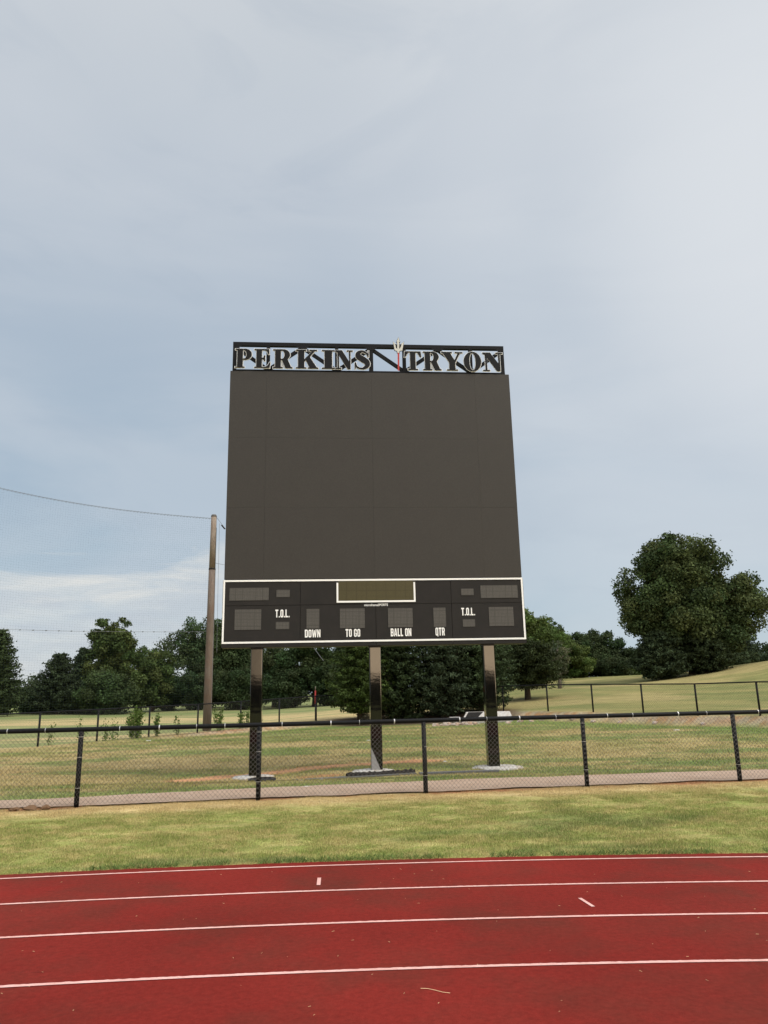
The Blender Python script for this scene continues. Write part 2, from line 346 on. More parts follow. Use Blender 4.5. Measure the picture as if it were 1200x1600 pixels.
def axis(segs):
    out = [segs[0][0]]
    for a, b, st in segs:
        n = max(1, int(round((b-a)/st))); out += list(np.linspace(a, b, n+1)[1:])
    return np.array(out)
xs = axis([(-900, -300, 100), (-300, -100, 20), (-100, -45, 3), (-45, -18, .8), (-18, -9, .22), (-9, 9, .10), (9, 18, .22), (18, 50, .35), (50, 110, 2), (110, 300, 20), (300, 900, 100)])
ys = axis([(-900, -200, 100), (-200, -20, 15), (-20, 7.5, 1.5), (7.5, 22, .09), (22, 30, .16), (30, 42, .25), (42, 100, .45), (100, 110, 2), (110, 200, 6), (200, 400, 25), (400, 1500, 150)])
GX, GY = np.meshgrid(xs, ys); GZ = terr(GX, GY)
inb = (GY > 7.5) & (GY < 30) & (abs(GX) < 18)
rgr = np.hypot(GX-TC[0], GY-TC[1])
GZ = GZ+np.where(inb, (fbm(GX*2.5, GY*2.5, 3)-.5)*.03*sst(41.7, 42.2, rgr)*sst(.0, .5, np.maximum(nf(GX)-.1-GY, GY-ptop(GX))), 0)
V = np.stack([GX, GY, GZ], -1).reshape(-1, 3); nx, ny = len(xs), len(ys)
ii = (np.arange(ny-1)[:, None]*nx+np.arange(nx-1)[None]).ravel(); F = np.stack([ii, ii+1, ii+nx+1, ii+nx], 1)
ground = npmesh('ground', V, F, 'ground', col=gcol(V[:, 0], V[:, 1]), smooth=True); tag(ground, kind='structure')

# ------------------------------------------------------------------ track, its lines and the path
def arc_sheet(name, r0, r1, z, m, th0=-24, th1=24, n=160, kind='structure', jag=0.):
    mb = MB(); th = [R(th0+(th1-th0)*i/n) for i in range(n+1)]
    for i, t in enumerate(th):
        j = (random.random()-.5)*jag
        mb.v += [(TC[0]+r0*math.sin(t), TC[1]+r0*math.cos(t), z), (TC[0]+(r1+j)*math.sin(t), TC[1]+(r1+j)*math.cos(t), z)]
    mb.f = [(2*i, 2*i+2, 2*i+3, 2*i+1) for i in range(n)]
    return tag(mb.build(name, m), kind=kind)
arc_sheet('running_track', 31.5, 41.52, .006, 'track', jag=.025, n=900)
for r in (41.33, 40.33, 39.35, 38.33, 37.33, 36.33, 35.33): arc_sheet('lane_line', r-.019, r+.019, .010, 'line', jag=.008, n=1400)
def flat(name, pts, z, m):
    mb = MB(); mb.v = [(x, y, z) for x, y in pts]; mb.f = [tuple(range(len(pts)))]; return tag(mb.build(name, m), kind='structure')
flat('lane_mark', [(-.690, 7.48), (-.655, 7.48), (-.672, 7.76), (-.707, 7.76)], .010, 'line')
flat('lane_mark', [(1.600, 6.60), (1.630, 6.60), (1.585, 6.86), (1.555, 6.86)], .010, 'line')
mb = MB(); px = np.arange(-40, 40, .06)
jn = lambda t: float(fbm(np.array([t*1.3]), np.array([2.]), 4)[0])
for i, x in enumerate(px):
    y0 = float(nf(x))+.10+(jn(x)-.5)*.32; y1 = float(ptop(x))+(jn(x+90)-.5)*.26; mb.v += [(x, y0, .028), (x, y0+.3*(y1-y0), .034), (x, y1-.2, .034), (x, y1, .026)]
mb.f = [(4*i+k, 4*i+4+k, 4*i+5+k, 4*i+1+k) for i in range(len(px)-1) for k in range(3)]
tag(mb.build('path', 'path', smooth=True), kind='structure')

# ------------------------------------------------------------------ grass blades
def blades(name, n, xr, yr, keep, h, w, label, seed):
    g = np.random.default_rng(seed); x = g.uniform(*xr, n); y = g.uniform(*yr, n); k = keep(x, y, g); x, y = x[k], y[k]; n = len(x)
    z = terr(x, y); a = g.uniform(0, 2*np.pi, n); hh = h*g.uniform(.45, 1.25, n)*(.55+.7*fbm(x*1.2, y*1.8, 3)+.5*sst(.60, .75, fbm(x*2.3+4, y*3.1+8, 3))); ww = w*g.uniform(.6, 1.3, n)
    lean = hh*g.uniform(.1, .9, n); la = g.uniform(0, 2*np.pi, n)
    P = np.stack([np.stack([x-np.cos(a)*ww/2, y-np.sin(a)*ww/2, z-.004+0*x], -1), np.stack([x+np.cos(a)*ww/2, y+np.sin(a)*ww/2, z-.004+0*x], -1), np.stack([x+np.cos(la)*lean, y+np.sin(la)*lean, z+hh], -1)], 1)
    c = gcol(x, y)*g.uniform(.60, 1.5, n)[:, None]
    dry = g.random(n) < .16; c[dry] = c[dry]*.4+STRAW*.65
    return tag(npmesh(name, P.reshape(-1, 3), np.arange(3*n).reshape(-1, 3), 'blade', col=np.repeat(c, 3, 0)), label, 'grass', kind='stuff')
def k1(x, y, g): return (np.hypot(x-TC[0], y-TC[1]) > 41.50+g.random(len(x))*.05) & (y < nf(x)+.12+(fbm(x*2, y*0, 2)-.5)*.3)
blades('lawn_grass', 900000, (-8.5, 8.8), (7.6, 14.9), k1, .024, .006, 'short green and straw coloured turf between the red track and the near fence', 4)
def k2(x, y, g): return (y > ptop(x)-.1+g.random(len(x))*.2) & (y < ff(x)-.2) & (np.abs(x) < y*.56+1) & (g.random(len(x)) < (17/np.maximum(y, 14))**1.6) & (seg(x, y, [(-4.6, 17.9), (-3.2, 18.7), (-1.8, 19.7), (-.3, 20.2), (1.1, 20.6)]) > .22+.2*g.random(len(x)))
blades('field_grass', 620000, (-16, 16), (13.3, 36), k2, .045, .013, 'patchy green and tan turf of the field round the scoreboard posts', 6)

g = np.random.default_rng(21); n = 5200; th = g.uniform(-.12, .11, n); w_ = fbm(th*60, th*0+3, 3); k = w_ > .50; th = th[k]; n = len(th)
rr3 = 41.53+np.abs(g.normal(0, .10, n)); x = TC[0]+rr3*np.sin(th); y = TC[1]+rr3*np.cos(th); a = g.uniform(0, 6.28, n); hh = g.uniform(.015, .055, n); lean = hh*g.uniform(.3, 1.4, n); la = g.uniform(0, 6.28, n); ww = g.uniform(.005, .013, n)
P = np.stack([np.stack([x-np.cos(a)*ww/2, y-np.sin(a)*ww/2, 0*x], -1), np.stack([x+np.cos(a)*ww/2, y+np.sin(a)*ww/2, 0*x], -1), np.stack([x+np.cos(la)*lean, y+np.sin(la)*lean, hh], -1)], 1)
tag(npmesh('edge_weeds', P.reshape(-1, 3), np.arange(3*n).reshape(-1, 3), 'blade', col=np.repeat(DGREEN[None]*g.uniform(.6, 1.5, n)[:, None], 3, 0)), 'darker weeds and runners creeping along the outer edge of the red track', 'weeds', kind='stuff')

# ------------------------------------------------------------------ clippings on the track
g = np.random.default_rng(8); mb = MB()
for i in range(110):
    x = g.uniform(-3.6, 3.8); y = g.uniform(3.6, 8.1); a = g.uniform(0, 6.3); l = g.uniform(.005, .026)
    p = [(x+math.cos(a)*l*t, y+math.sin(a)*l*t+(t*(1-t))*l*.5, .0085) for t in (0, .5, 1)]
    mb.tube(p, g.uniform(.0008, .0016), 3)
mb.tube([(.158+.042*t, 4.97-.018*t+.012*math.sin(t*1.4), .010) for t in range(5)], .0017, 3)
tag(mb.build('grass_clippings', mat('dry_straw', (.55, .38, .22), .9, .1)), 'tiny pale straw bits scattered over the red track', 'clippings', kind='stuff')

# ------------------------------------------------------------------ fences
def fence(name, pts, h, r_post, r_rail, pitch, r_wire, wm, zf, ties, label, z0=.05, red=None, seed=1):
    rt = empty(name, (pts[0][0], pts[0][1], 0)); tag(rt, label, 'fence'); ox, oy = pts[0]; g = random.Random(seed)
    P = [(x-ox, y-oy, float(zf(x, y))) for x, y in pts]
    for i, (x, y, z) in enumerate(P):
        mb = MB(); lx, ly = (g.uniform(-.006, .006), g.uniform(-.006, .006))
        mb.tube([(x, y, z-.15), (x+lx, y+ly, z+h-r_rail*.6)], r_post, 12); po = mb.build('post', 'pipe', rt, smooth=True)
        if ties:
            for tz in (.30, .78, 1.10):
                t = MB(); t.tube([(x, y, z+tz-.003), (x, y, z+tz+.003)], r_post+.0035, 12); t.build('wire_tie', 'tie', po)
    mb = MB(); rail_pts = [(x, y, z+h) for x, y, z in P]; mb.tube(rail_pts, r_rail, 12); rail = mb.build('top_rail', 'pipe', rt, smooth=True)
    if ties:
        for (a, b) in zip(P[:-1], P[1:]):
            for t in (.18, .38, .60, .84):
                t += g.uniform(-.06, .06); A = Vector(a)+(Vector(b)-Vector(a))*t+Vector((0, 0, h)); d = (Vector(b)-Vector(a)).normalized()
                w = g.choice((.003, .003, .005, .009)); k = MB(); k.tube([A-d*w, A+d*w], r_rail+.004, 12); k.build('rail_tie', 'tie', rail)
    mb = MB()
    for (a, b) in zip(P[:-1], P[1:]):
        a, b = Vector(a), Vector(b); D = b-a; ln = math.hypot(D.x, D.y); hz = h-z0-r_rail; n = int(ln/pitch); off = Vector((-D.y, D.x, 0)).normalized()*(-(r_post+.006)) 
        for s_ in (1, -1):
            for i in range(-int(hz/pitch)-1, n+int(hz/pitch)+2):
                s0 = i*pitch; s1 = s0+s_*hz; t0, t1 = 0., 1.
                lo, hi = sorted(((0-s0)/(s1-s0), (ln-s0)/(s1-s0))); t0 = max(0, lo); t1 = min(1, hi)
                if t1-t0 < .02: continue
                def pt(t):
                    s = s0+(s1-s0)*t; q = a+D*(s/ln); return q+Vector((0, 0, z0+hz*t))+off
                dz = .003*s_
                mb.tube([pt(t0)+off.normalized()*dz, pt(t1)+off.normalized()*dz], r_wire, 3, caps=False)
    # bottom tension wire
    mb.build('chain_link_mesh', wm, rt)
    if red is not None: pass
    return rt
near_pts = [(x, y) for x, y in zip(NFX, NFY) if -12 < x < 13]
fence('chain_link_fence', near_pts, 1.215, .040, .038, .076, .0022, 'wire', lambda x, y: 0., True, 'black pipe and chain link fence in front along the near edge of the path')
far_pts = [p for p in FF if -16 < p[0] < 16]
farf = fence('outfield_fence', far_pts, 1.16, .036, .024, .10, .0016, 'farwire', terr, False, 'low black chain link fence at the back, curving behind the scoreboard field')

# vines climbing the far fence
LG = np.array((.075, .120, .028))
def quads(P, Nn, U, sx, sy):
    """leaf quads (diamond shaped) at P with normal Nn, axis U"""
    Wv = np.cross(Nn, U); Wv /= np.linalg.norm(Wv, axis=1)[:, None]+1e-9
    a = U*sy[:, None]; b = Wv*sx[:, None]
    return np.stack([P-a, P+b*.9+a*.05, P+a, P-b*.9+a*.05], 1).reshape(-1, 3)
def unit(v): return v/(np.linalg.norm(v, axis=-1, keepdims=True)+1e-9)
def vine(x, y, w, h, n, seed, label, dense):
    g = np.random.default_rng(seed); z = float(terr(x, y)); rt = empty('climbing_vine', (x, y, z)); tag(rt, label, 'vine', 'vines on the back fence')
    d = Vector((.63, .78, 0)) if x < 0 else Vector((.57, -.82, 0))
    mb = MB(); pts = []
    for i in range(max(3, int(w*7))):
        s = g.uniform(-.5, .5)*w; hh = h*g.uniform(.55, 1.)*(1-.5*abs(s)/w); p = [Vector((0, 0, 0))+d*(s*.5)]
        for k in range(1, 6): p.append(d*(s*(.5+.1*k)+g.uniform(-.06, .06))+Vector((g.uniform(-.03, .03), g.uniform(-.03, .03), hh*k/5)))
        mb.tube(p, [.006]*5+[.002], 4); pts.append(p)
    mb.build('stem', 'bark', rt)
    idx = g.integers(0, len(pts), n); P = []
    for i in idx:
        t = g.uniform(.3 if dense else .15, 5); k = min(4, int(t)); q = pts[i][k].lerp(pts[i][k+1], t-k); P.append((q.x, q.y, q.z))
    P = np.array(P)+g.normal(0, .055, (n, 3)); s = g.uniform(.018, .042, n)
    V = quads(P, unit(g.normal(0, 1, (n, 3))+(.5, -1, .4)), unit(g.normal(0, 1, (n, 3))), s, s*1.2)
    c = LG[None]*g.uniform(.5, 1.35, n)[:, None]; npmesh('leaves', V, np.arange(4*n).reshape(-1, 4), 'leaf', rt, np.repeat(c, 4, 0))
def onff(t): # point on far fence, a little in front
    x = t; return x+.06, float(ff(x))-.05
for i, (t, w, h, n, lb) in enumerate([(-12.15, .35, 1.0, 60, 'sparse wispy vine just right of the leftmost far fence post'), (-11.45, .5, 1.1, 110, 'thin vine climbing the second bay of the left far fence'), (-10.7, .7, 1.1, 150, 'loose vine with small leaf clusters left of the dense green vine'),
        (-9.95, .95, 1.25, 1500, 'dense bright green vine, the bushiest on the left far fence'), (-9.35, .35, 1.2, 330, 'narrow leafy vine beside the dense green vine'), (-8.75, .4, 1.0, 120, 'small wispy vine left of the wooden pole'), (-7.35, .75, 1.25, 420, 'leafy vine just right of the wooden pole'), (-6.45, .8, 1.2, 420, 'leafy vine on the back fence left of the first scoreboard post'), (-5.95, .5, 1.2, 380, 'leafy vine partly behind the first scoreboard post')]):
    x, y = onff(t); vine(x, y, w, h, n, 30+i, lb, n > 1000)

# red tipped post beyond the fence
rt = empty('marker_stake', (-3.56, 37.9, float(terr(-3.56, 37.9)))); tag(rt, 'slim marker stake with red upper half at the back fence', 'stake')
mb = MB(); mb.tube([(0, 0, 0), (0, 0, .78)], .03, 8); mb.build('shaft', 'black', rt, smooth=True)
mb = MB(); mb.tube([(0, 0, .78), (0, 0, 1.42)], .036, 8); mb.build('red_sleeve', 'red', rt, smooth=True)
mb = MB(); mb.tube([(0, 0, 1.42), (0, 0, 1.62)], .022, 8); mb.build('tip', 'wood', rt, smooth=True)

# ------------------------------------------------------------------ scoreboard
YAW = .083
sb = empty('scoreboard', (-.249, 18.196, 0), YAW); tag(sb, 'huge black football scoreboard with video screen and name letters on three steel posts', 'scoreboard')
# local axes: x along the board, -y towards the track. The face lies at y=0
FRONT = 0.
def face_box(name, x0, x1, z0, z1, y0, y1, m, parent=sb, bevel=0): 
    mb = MB(); cx, cz = (x0+x1)/2, (z0+z1)/2; mb.box(x0-cx, x1-cx, y0, y1, z0-cz, z1-cz); return mb.build(name, m, parent, (cx, 0, cz), bevel=bevel)
for i, px_ in enumerate((-2.84, -.03, 2.74)):
    mb = MB(); mb.box(-.135, .135, -.135, .135, -.4, 3.1); zf_ = (-.14, -.085, -.085)[i]; p = mb.build('post', 'post', sb, (px_, .22, 0), bevel=.02)
    mb = MB(); w = .145; mb.box(-.145, .145, -.145, .145, 2.76, 2.86); mb.build('collar', 'black', p)
    if i == 1:
        mb = MB(); k = .137; mb.v = [(-k+.01, -k-.001, 0), (k-.03, -k-.001, 0), (-k+.01, -k-.001, .55), (-k+.01, -k+.003, 0), (k-.03, -k+.003, 0), (-k+.01, -k+.003, .55)]
        mb.f = [(0, 1, 2), (5, 4, 3), (0, 3, 4, 1), (1, 4, 5, 2), (2, 5, 3, 0)]; mb.build('bare_metal_patch', mat('worn_steel', (.22, .22, .215), .6, .3), p).location.z = zf_
    # rough poured footing
    fb = MB(); n = 40; rr_ = (.48, .50, .60)[i]
    ring = [(math.cos(2*math.pi*j/n)*rr_*(1+.07*math.sin(3*j*.4+i)+random.uniform(-.03, .03)), math.sin(2*math.pi*j/n)*rr_*(1+random.uniform(-.03, .03))) for j in range(n)]
    fb.v = [(x, y, -.05) for x, y in ring]+[(x*.96, y*.96, .03) for x, y in ring]+[(x*.6, y*.6, .05) for x, y in ring]+[(0, 0, .055)]
    fb.f = [(j, (j+1) % n, n+(j+1) % n, n+j) for j in range(n)]+[(n+j, n+(j+1) % n, 2*n+(j+1) % n, 2*n+j) for j in range(n)]+[(2*n+j, 2*n+(j+1) % n, 3*n) for j in range(n)]
    fb.build('concrete_footing', 'concrete', sb, (px_+(-.03, -.08, .10)[i], .22, zf_), smooth=True)
# cabinets: bodies behind, face panels in front with open joints
face_box('screen_cabinet', -3.625, 3.635, 4.42, 9.80, .012, .36, 'black')
face_box('lower_cabinet', -3.655, 3.655, 2.80, 4.395, .030, .42, 'black')
ux = [-3.64, -2.705, -.012, 2.715, 3.645]; uz = [4.42, 6.20, 8.02, 9.83]
for i in range(4):
    for j in range(3):
        d_ = random.uniform(-.001, .001); face_box('screen_panel', ux[i]+.0010, ux[i+1]-.0010, uz[j]+.0010, uz[j+1]-.0010, -.015+d_, .012, 'screen')
bx_ = [-3.67, -1.815, -.0, 1.855, 3.67]; bz = [2.80, 3.79, 4.41]
for i in range(4):
    for j in range(2):
        d_ = random.uniform(-.002, .002); face_box('face_panel', bx_[i]+.005, bx_[i+1]-.005, bz[j]+.005, bz[j+1]-.005, -.012+d_, .03, 'cabinet')
# white border and message window border
def frame_rect(name, x0, x1, z0, z1, w, y0, y1, m, parent=sb, top=True):
    mb = MB(); mb.box(x0, x1, y0, y1, z0, z0+w); mb.box(x0, x0+w, y0, y1, z0+w, z1-w); mb.box(x1-w, x1, y0, y1, z0+w, z1-w)
    if top: mb.box(x0, x1, y0, y1, z1-w, z1)
    return mb.build(name, m, parent)
frame_rect('white_border', -3.655, 3.655, 2.895, 4.405, .042, -.026, -.016, 'white')
frame_rect('message_border', -.945, .975, 3.835, 4.361, .042, -.027, -.0161, 'white', top=False)
face_box('message_display', -.902, .932, 3.878, 4.360, -.024, -.0155, 'olive')
for (x0, z1, x1, z0) in [(-3.504, 4.215, -2.575, 3.913), (-2.391, 4.158, -2.067, 3.984), (-3.369, 3.70, -2.741, 3.214), (-2.396, 3.391, -2.076, 3.22), (-1.667, 3.69, -1.361, 3.225), (-.868, 3.69, -.272, 3.225), (.294, 3.685, .89, 3.23), (1.40, 3.685, 1.703, 3.225), (2.105, 4.145, 2.416, 3.984), (2.59, 4.219, 3.516, 3.909), (2.767, 3.685, 3.378, 3.225), (2.115, 3.393, 2.415, 3.219)]:
    face_box('digit_window', x0, x1, z0, z1, -.022, -.0155, 'digit')
# condensed lettering, drawn from strokes
def ff_poly_letters():
    t = .30   # stroke width relative to height 1, glyph width about .5
    w = .46
    r = .13
    def B(x0, y0, x1, y1): return ('b', x0, y0, x1, y1)
    G = {'T': [B(0, .82, w, 1), B(w/2-.085, 0, w/2+.085, .82)], 'L': [B(0, 0, .17, 1), B(.17, 0, .40, .18)], '.': [B(0, 0, .16, .17)],
         'O': [('ring', w)], 'D': [('dring', w)], 'W': [('p', (0, 1), (.16, 1), (.22, .35), (.29, .92), (.41, .92), (.48, .35), (.54, 1), (.70, 1), (.58, 0), (.42, 0), (.35, .55), (.28, 0), (.12, 0))],
         'N': [('p', (0, 0), (.16, 0), (.16, .55), (.33, 0), (.49, 0), (.49, 1), (.33, 1), (.33, .45), (.16, 1), (0, 1))],
         'G': [('g', w)], 'B': [('bb', w)], 'A': [('p', (0, 0), (.16, 0), (.185, .2), (.335, .2), (.36, 0), (.52, 0), (.36, 1), (.16, 1)), ('hole', (.20, .34), (.32, .34), (.26, .78))],
         'Q': [('ring', w), B(.30, -.10, .47, .02)], 'R': [('rr', w)]}
    return G
def rrect(x0, y0, x1, y1, r, n=4, corners=(1, 1, 1, 1)):
    out = []
    for (cx, cy, a0, on) in ((x1-r, y1-r, 0, corners[0]), (x0+r, y1-r, 90, corners[1]), (x0+r, y0+r, 180, corners[2]), (x1-r, y0+r, 270, corners[3])):
        if on: out += [(cx+r*math.cos(R(a0+90*i/n)), cy+r*math.sin(R(a0+90*i/n))) for i in range(n+1)]
        else: out.append((x1 if a0 in (0, 270) else x0, y1 if a0 in (0, 90) else y0))
    return out
def glyph(ch):
    w = .46; G = ff_poly_letters(); L_ = []; wd = {'T': .46, 'L': .40, '.': .16, 'W': .70, 'N': .49, 'A': .52}.get(ch, w)
    for s_ in G[ch]:
        k = s_[0]
        if k == 'b': L_.append([(s_[1], s_[2]), (s_[3], s_[2]), (s_[3], s_[4]), (s_[1], s_[4])])
        elif k in ('p', 'hole'): L_.append(list(s_[1:]))
        elif k == 'ring': L_ += [rrect(0, 0, w, 1, .17), rrect(.165, .16, w-.165, .84, .06)]
        elif k == 'dring': L_ += [rrect(0, 0, w, 1, .17, corners=(1, 0, 0, 1)), rrect(.165, .16, w-.165, .84, .06)]
        elif k == 'g': L_.append(rrect(0, 0, w, 1, .17)[:10]+[(0, .17)]+rrect(0, 0, w, 1, .17)[10:]+[(w, .52), (.23, .52), (.23, .38), (.30, .38), (.30, .16), (.165, .16), (.165, .84), (.30, .84), (.30, .66), (w, .66)])
        elif k == 'bb': L_ += [rrect(0, 0, w, 1, .15, corners=(1, 0, 0, 1)), rrect(.16, .15, .30, .44, .05), rrect(.16, .58, .30, .85, .05)]
        elif k == 'rr': L_ += [[(0, 0), (.165, 0), (.165, .40), (.22, .40), (.29, 0), (.46, 0), (.40, .44), (.46, .56), (.46, .85), (.40, .95), (.31, 1), (0, 1)], rrect(.165, .55, .30, .86, .05)]
    return L_, wd
def curve_obj(name, loops, m, parent, loc, sx=1., sy=None, ext=.004, offset=0.):
    cu = bpy.data.curves.new(name, 'CURVE'); cu.dimensions = '2D'; cu.fill_mode = 'BOTH'; cu.extrude = ext; cu.offset = offset; sy = sy or sx
    for lp in loops:
        sp_ = cu.splines.new('POLY'); sp_.points.add(len(lp)-1)
        for p, (x, y) in zip(sp_.points, lp): p.co = (x*sx, y*sy, 0, 1)
        sp_.use_cyclic_u = True
    tmp = bpy.data.objects.new('tmp', cu); COL.objects.link(tmp); dg = bpy.context.evaluated_depsgraph_get()
    me = bpy.data.meshes.new_from_object(tmp.evaluated_get(dg)); bpy.data.objects.remove(tmp); me.materials.clear(); me.materials.append(M[m])
    for v in me.vertices: v.co = (v.co.x, -v.co.z, v.co.y)
    me.flip_normals()
    o = bpy.data.objects.new(name, me); COL.objects.link(o); o.parent = parent; o.location = loc; return o
def word(txt, x0, x1, z0, z1, name='caption'):
    h = z1-z0; gl_ = []; x = 0
    for ch in txt:
        if ch == ' ': x += .26; continue
        l_, wd = glyph(ch); gl_ += [[(px+x, py) for px, py in lp] for lp in l_]; x += wd+.085
    tot = x-.085; s_ = (x1-x0)/tot; return curve_obj(name, gl_, 'white', sb, (x0, -.018, z0), s_, h, .004)
word('T.O.L.', -2.41, -2.07, 3.50, 3.685); word('T.O.L.', 2.09, 2.425, 3.49, 3.675)
word('DOWN', -1.705, -1.335, 3.015, 3.20); word('TO GO', -.735, -.385, 3.015, 3.20); word('BALL ON', .350, .848, 3.012, 3.20); word('QTR', 1.437, 1.660, 3.015, 3.205)
def sans(txt, x0, width, z0, h, name):
    cu = bpy.data.curves.new(name, 'FONT'); cu.body = txt; cu.extrude = .02; cu.offset = .012; tmp = bpy.data.objects.new('tmp', cu); COL.objects.link(tmp)
    me = bpy.data.meshes.new_from_object(tmp.evaluated_get(bpy.context.evaluated_depsgraph_get())); bpy.data.objects.remove(tmp)
    co = np.array([v.co for v in me.vertices]); mn, mx_ = co.min(0), co.max(0)
    for v in me.vertices: v.co = ((v.co.x-mn[0])/(mx_[0]-mn[0])*width, -v.co.z*.2, (v.co.y-mn[1])/(mx_[1]-mn[1])*h)
    me.materials.clear(); me.materials.append(M['white']); o = bpy.data.objects.new(name, me); COL.objects.link(o); o.parent = sb; o.location = (x0, -.020, z0)
sans('microframeSPORTS', -.277, .572, 3.742, .058, 'maker_name')

# header truss
ty = .12
mb = MB(); mb.box(-3.60, 3.565, ty-.05, ty+.05, 10.585, 10.685); mb.build('top_chord', 'truss', sb)
mb = MB(); mb.box(-3.60, 3.565, ty-.05, ty+.05, 9.835, 9.915); mb.build('bottom_chord', 'truss', sb)
nodes = [-3.555, -2.69, -1.80, -.905, .0, .88, 1.78, 2.66, 3.52]
for i, u in enumerate(nodes):
    mb = MB(); w = .045 if i not in (4,) else .055; mb.box(u-w, u+w, ty-.045, ty+.045, 9.915, 10.585)
    if i != 2 and i != 6: mb.build('upright', 'truss', sb)
for i in range(8):
    a, b = (nodes[i], 10.57), (nodes[i+1], 9.93)
    if i % 2: a, b = (nodes[i], 9.93), (nodes[i+1], 10.57)
    mb = MB(); mb.bar((a[0], ty+.012, a[1]), (b[0], ty+.012, b[1]), .085, .07); mb.build('diagonal_brace', 'truss', sb)
for i, u in ((2, -1.80), (4, 0), (6, 1.78), (0, -3.5), (8, 3.47)):
    mb = MB(); n_ = [(-.17, 10.584), (.17, 10.584), (.06, 10.50), (-.06, 10.50)] if i not in (0, 8) else ([(-.04, 10.584), (.14, 10.584), (-.04, 10.46)] if i == 0 else [(-.12, 10.584), (.04, 10.584), (.04, 10.46)])
    k = len(n_); mb.v = [(u+x, ty-.052, z) for x, z in n_]+[(u+x, ty-.046, z) for x, z in n_]; mb.f = [tuple(range(k)), tuple(range(k, 2*k))[::-1]]+[(j, k+j, k+(j+1) % k, (j+1) % k) for j in range(k)]; mb.build('gusset', 'truss', sb)
# serif letters
t = .055
def arc(cx, cy, rx, ry, a0, a1, n=14): return [(cx+rx*math.cos(R(a0+(a1-a0)*i/n)), cy+ry*math.sin(R(a0+(a1-a0)*i/n))) for i in range(n+1)]
e = .10; s = .38
def stroke(pts, ws, sub=6):
    P = []; Wd = []
    n = len(pts)
    for i in range(n-1):
        p0, p1, p2, p3 = [Vector(pts[max(0, min(n-1, k))]) for k in (i-1, i, i+1, i+2)]
        for j in range(sub):
            u = j/sub; P.append(.5*((2*p1)+(-p0+p2)*u+(2*p0-5*p1+4*p2-p3)*u*u+(-p0+3*p1-3*p2+p3)*u**3)); Wd.append(ws[i]+(ws[i+1]-ws[i])*u)
    P.append(Vector(pts[-1])); Wd.append(ws[-1]); Lf, Rt = [], []
    for i, p in enumerate(P):
        d = (P[min(i+1, len(P)-1)]-P[max(i-1, 0)]).normalized(); nn = Vector((-d.y, d.x)); Lf.append(tuple(p+nn*Wd[i])); Rt.append(tuple(p-nn*Wd[i]))
    return Lf+Rt[::-1]
GL = {
 'I': [[[(0, 0), (.48, 0), (.48, t), (s, t), (s, 1-t), (.48, 1-t), (.48, 1), (0, 1), (0, 1-t), (e, 1-t), (e, t), (0, t)]]],
 'P': [[[(0, 0), (.48, 0), (.48, t), (s, t), (s, .42), (.50, .42)]+arc(.50, .71, .34, .29, -80, 80)+[(.50, 1), (0, 1), (0, 1-t), (e, 1-t), (e, t), (0, t)], [(s, .48), (.44, .48)]+arc(.44, .71, .13, .23, -80, 80)+[(.44, .94), (s, .94)]]],
 'R': [[[(0, 0), (.48, 0), (.48, t), (s, t), (s, .44), (.43, .44), (.62, 0), (.97, 0), (.97, t), (.90, t), (.72, .46)]+arc(.50, .72, .34, .28, -40, 80)+[(.50, 1), (0, 1), (0, 1-t), (e, 1-t), (e, t), (0, t)], [(s, .50), (.44, .50)]+arc(.44, .72, .13, .22, -80, 80)+[(.44, .94), (s, .94)]]],
 'E': [[[(0, 0), (.78, 0), (.82, .30), (.77, .30), (.67, .12), (.54, t), (s, t), (s, .47), (.45, .47), (.50, .36), (.55, .36), (.55, .66), (.50, .66), (.45, .53), (s, .53), (s, 1-t), (.50, 1-t), (.63, .9), (.71, .73), (.76, .73), (.75, 1), (0, 1), (0, 1-t), (e, 1-t), (e, t), (0, t)]]],
 'K': [[[(0, 0), (.48, 0), (.48, t), (s, t), (s, .36), (.45, .45), (.62, t), (.55, t), (.55, 0), (1.02, 0), (1.02, t), (.95, t), (.63, .61), (.86, 1-t), (.97, 1-t), (.97, 1), (.61, 1), (.61, 1-t), (.75, 1-t), (s, .48), (s, 1-t), (.48, 1-t), (.48, 1), (0, 1), (0, 1-t), (e, 1-t), (e, t), (0, t)]]],
 'N': [[[(0, 0), (.34, 0), (.34, t), (.21, t), (.21, .74), (.70, 0), (.87, 0), (.87, 1-t), (1, 1-t), (1, 1), (.66, 1), (.66, 1-t), (.79, 1-t), (.79, .40), (.38, 1), (0, 1), (0, 1-t), (.12, .88), (.13, t), (0, t)]]],
 'T': [[[(.2, 0), (.72, 0), (.72, t), (.60, t), (.60, 1-t), (.7, 1-t), (.85, .70), (.91, .70), (.88, 1), (.04, 1), (.01, .70), (.07, .70), (.22, 1-t), (.32, 1-t), (.32, t), (.2, t)]]],
 'Y': [[[(.24, 0), (.76, 0), (.76, t), (.64, t), (.64, .42), (.88, 1-t), (1, 1-t), (1, 1), (.64, 1), (.64, 1-t), (.78, 1-t), (.61, .56), (.41, 1-t), (.5, 1-t), (.5, 1), (0, 1), (0, 1-t), (.08, 1-t), (.36, .44), (.36, t), (.24, t)]]],
 'O': [[arc(.46, .5, .46, .53, 0, 348, 40), arc(.46, .5, .17, .47, 0, 348, 40)]],
 'S': [[stroke([(.66, .70), (.60, .86), (.40, .965), (.20, .86), (.22, .68), (.42, .53), (.60, .38), (.62, .18), (.38, .035), (.14, .12), (.07, .32)], [.02, .035, .045, .10, .14, .15, .14, .10, .045, .035, .02])], [[(.64, .66), (.70, .66), (.70, 1.0), (.67, 1.0)]], [[(.03, .0), (.06, .0), (.09, .36), (.03, .36)]]],
}
H = .525; Z0 = 9.905
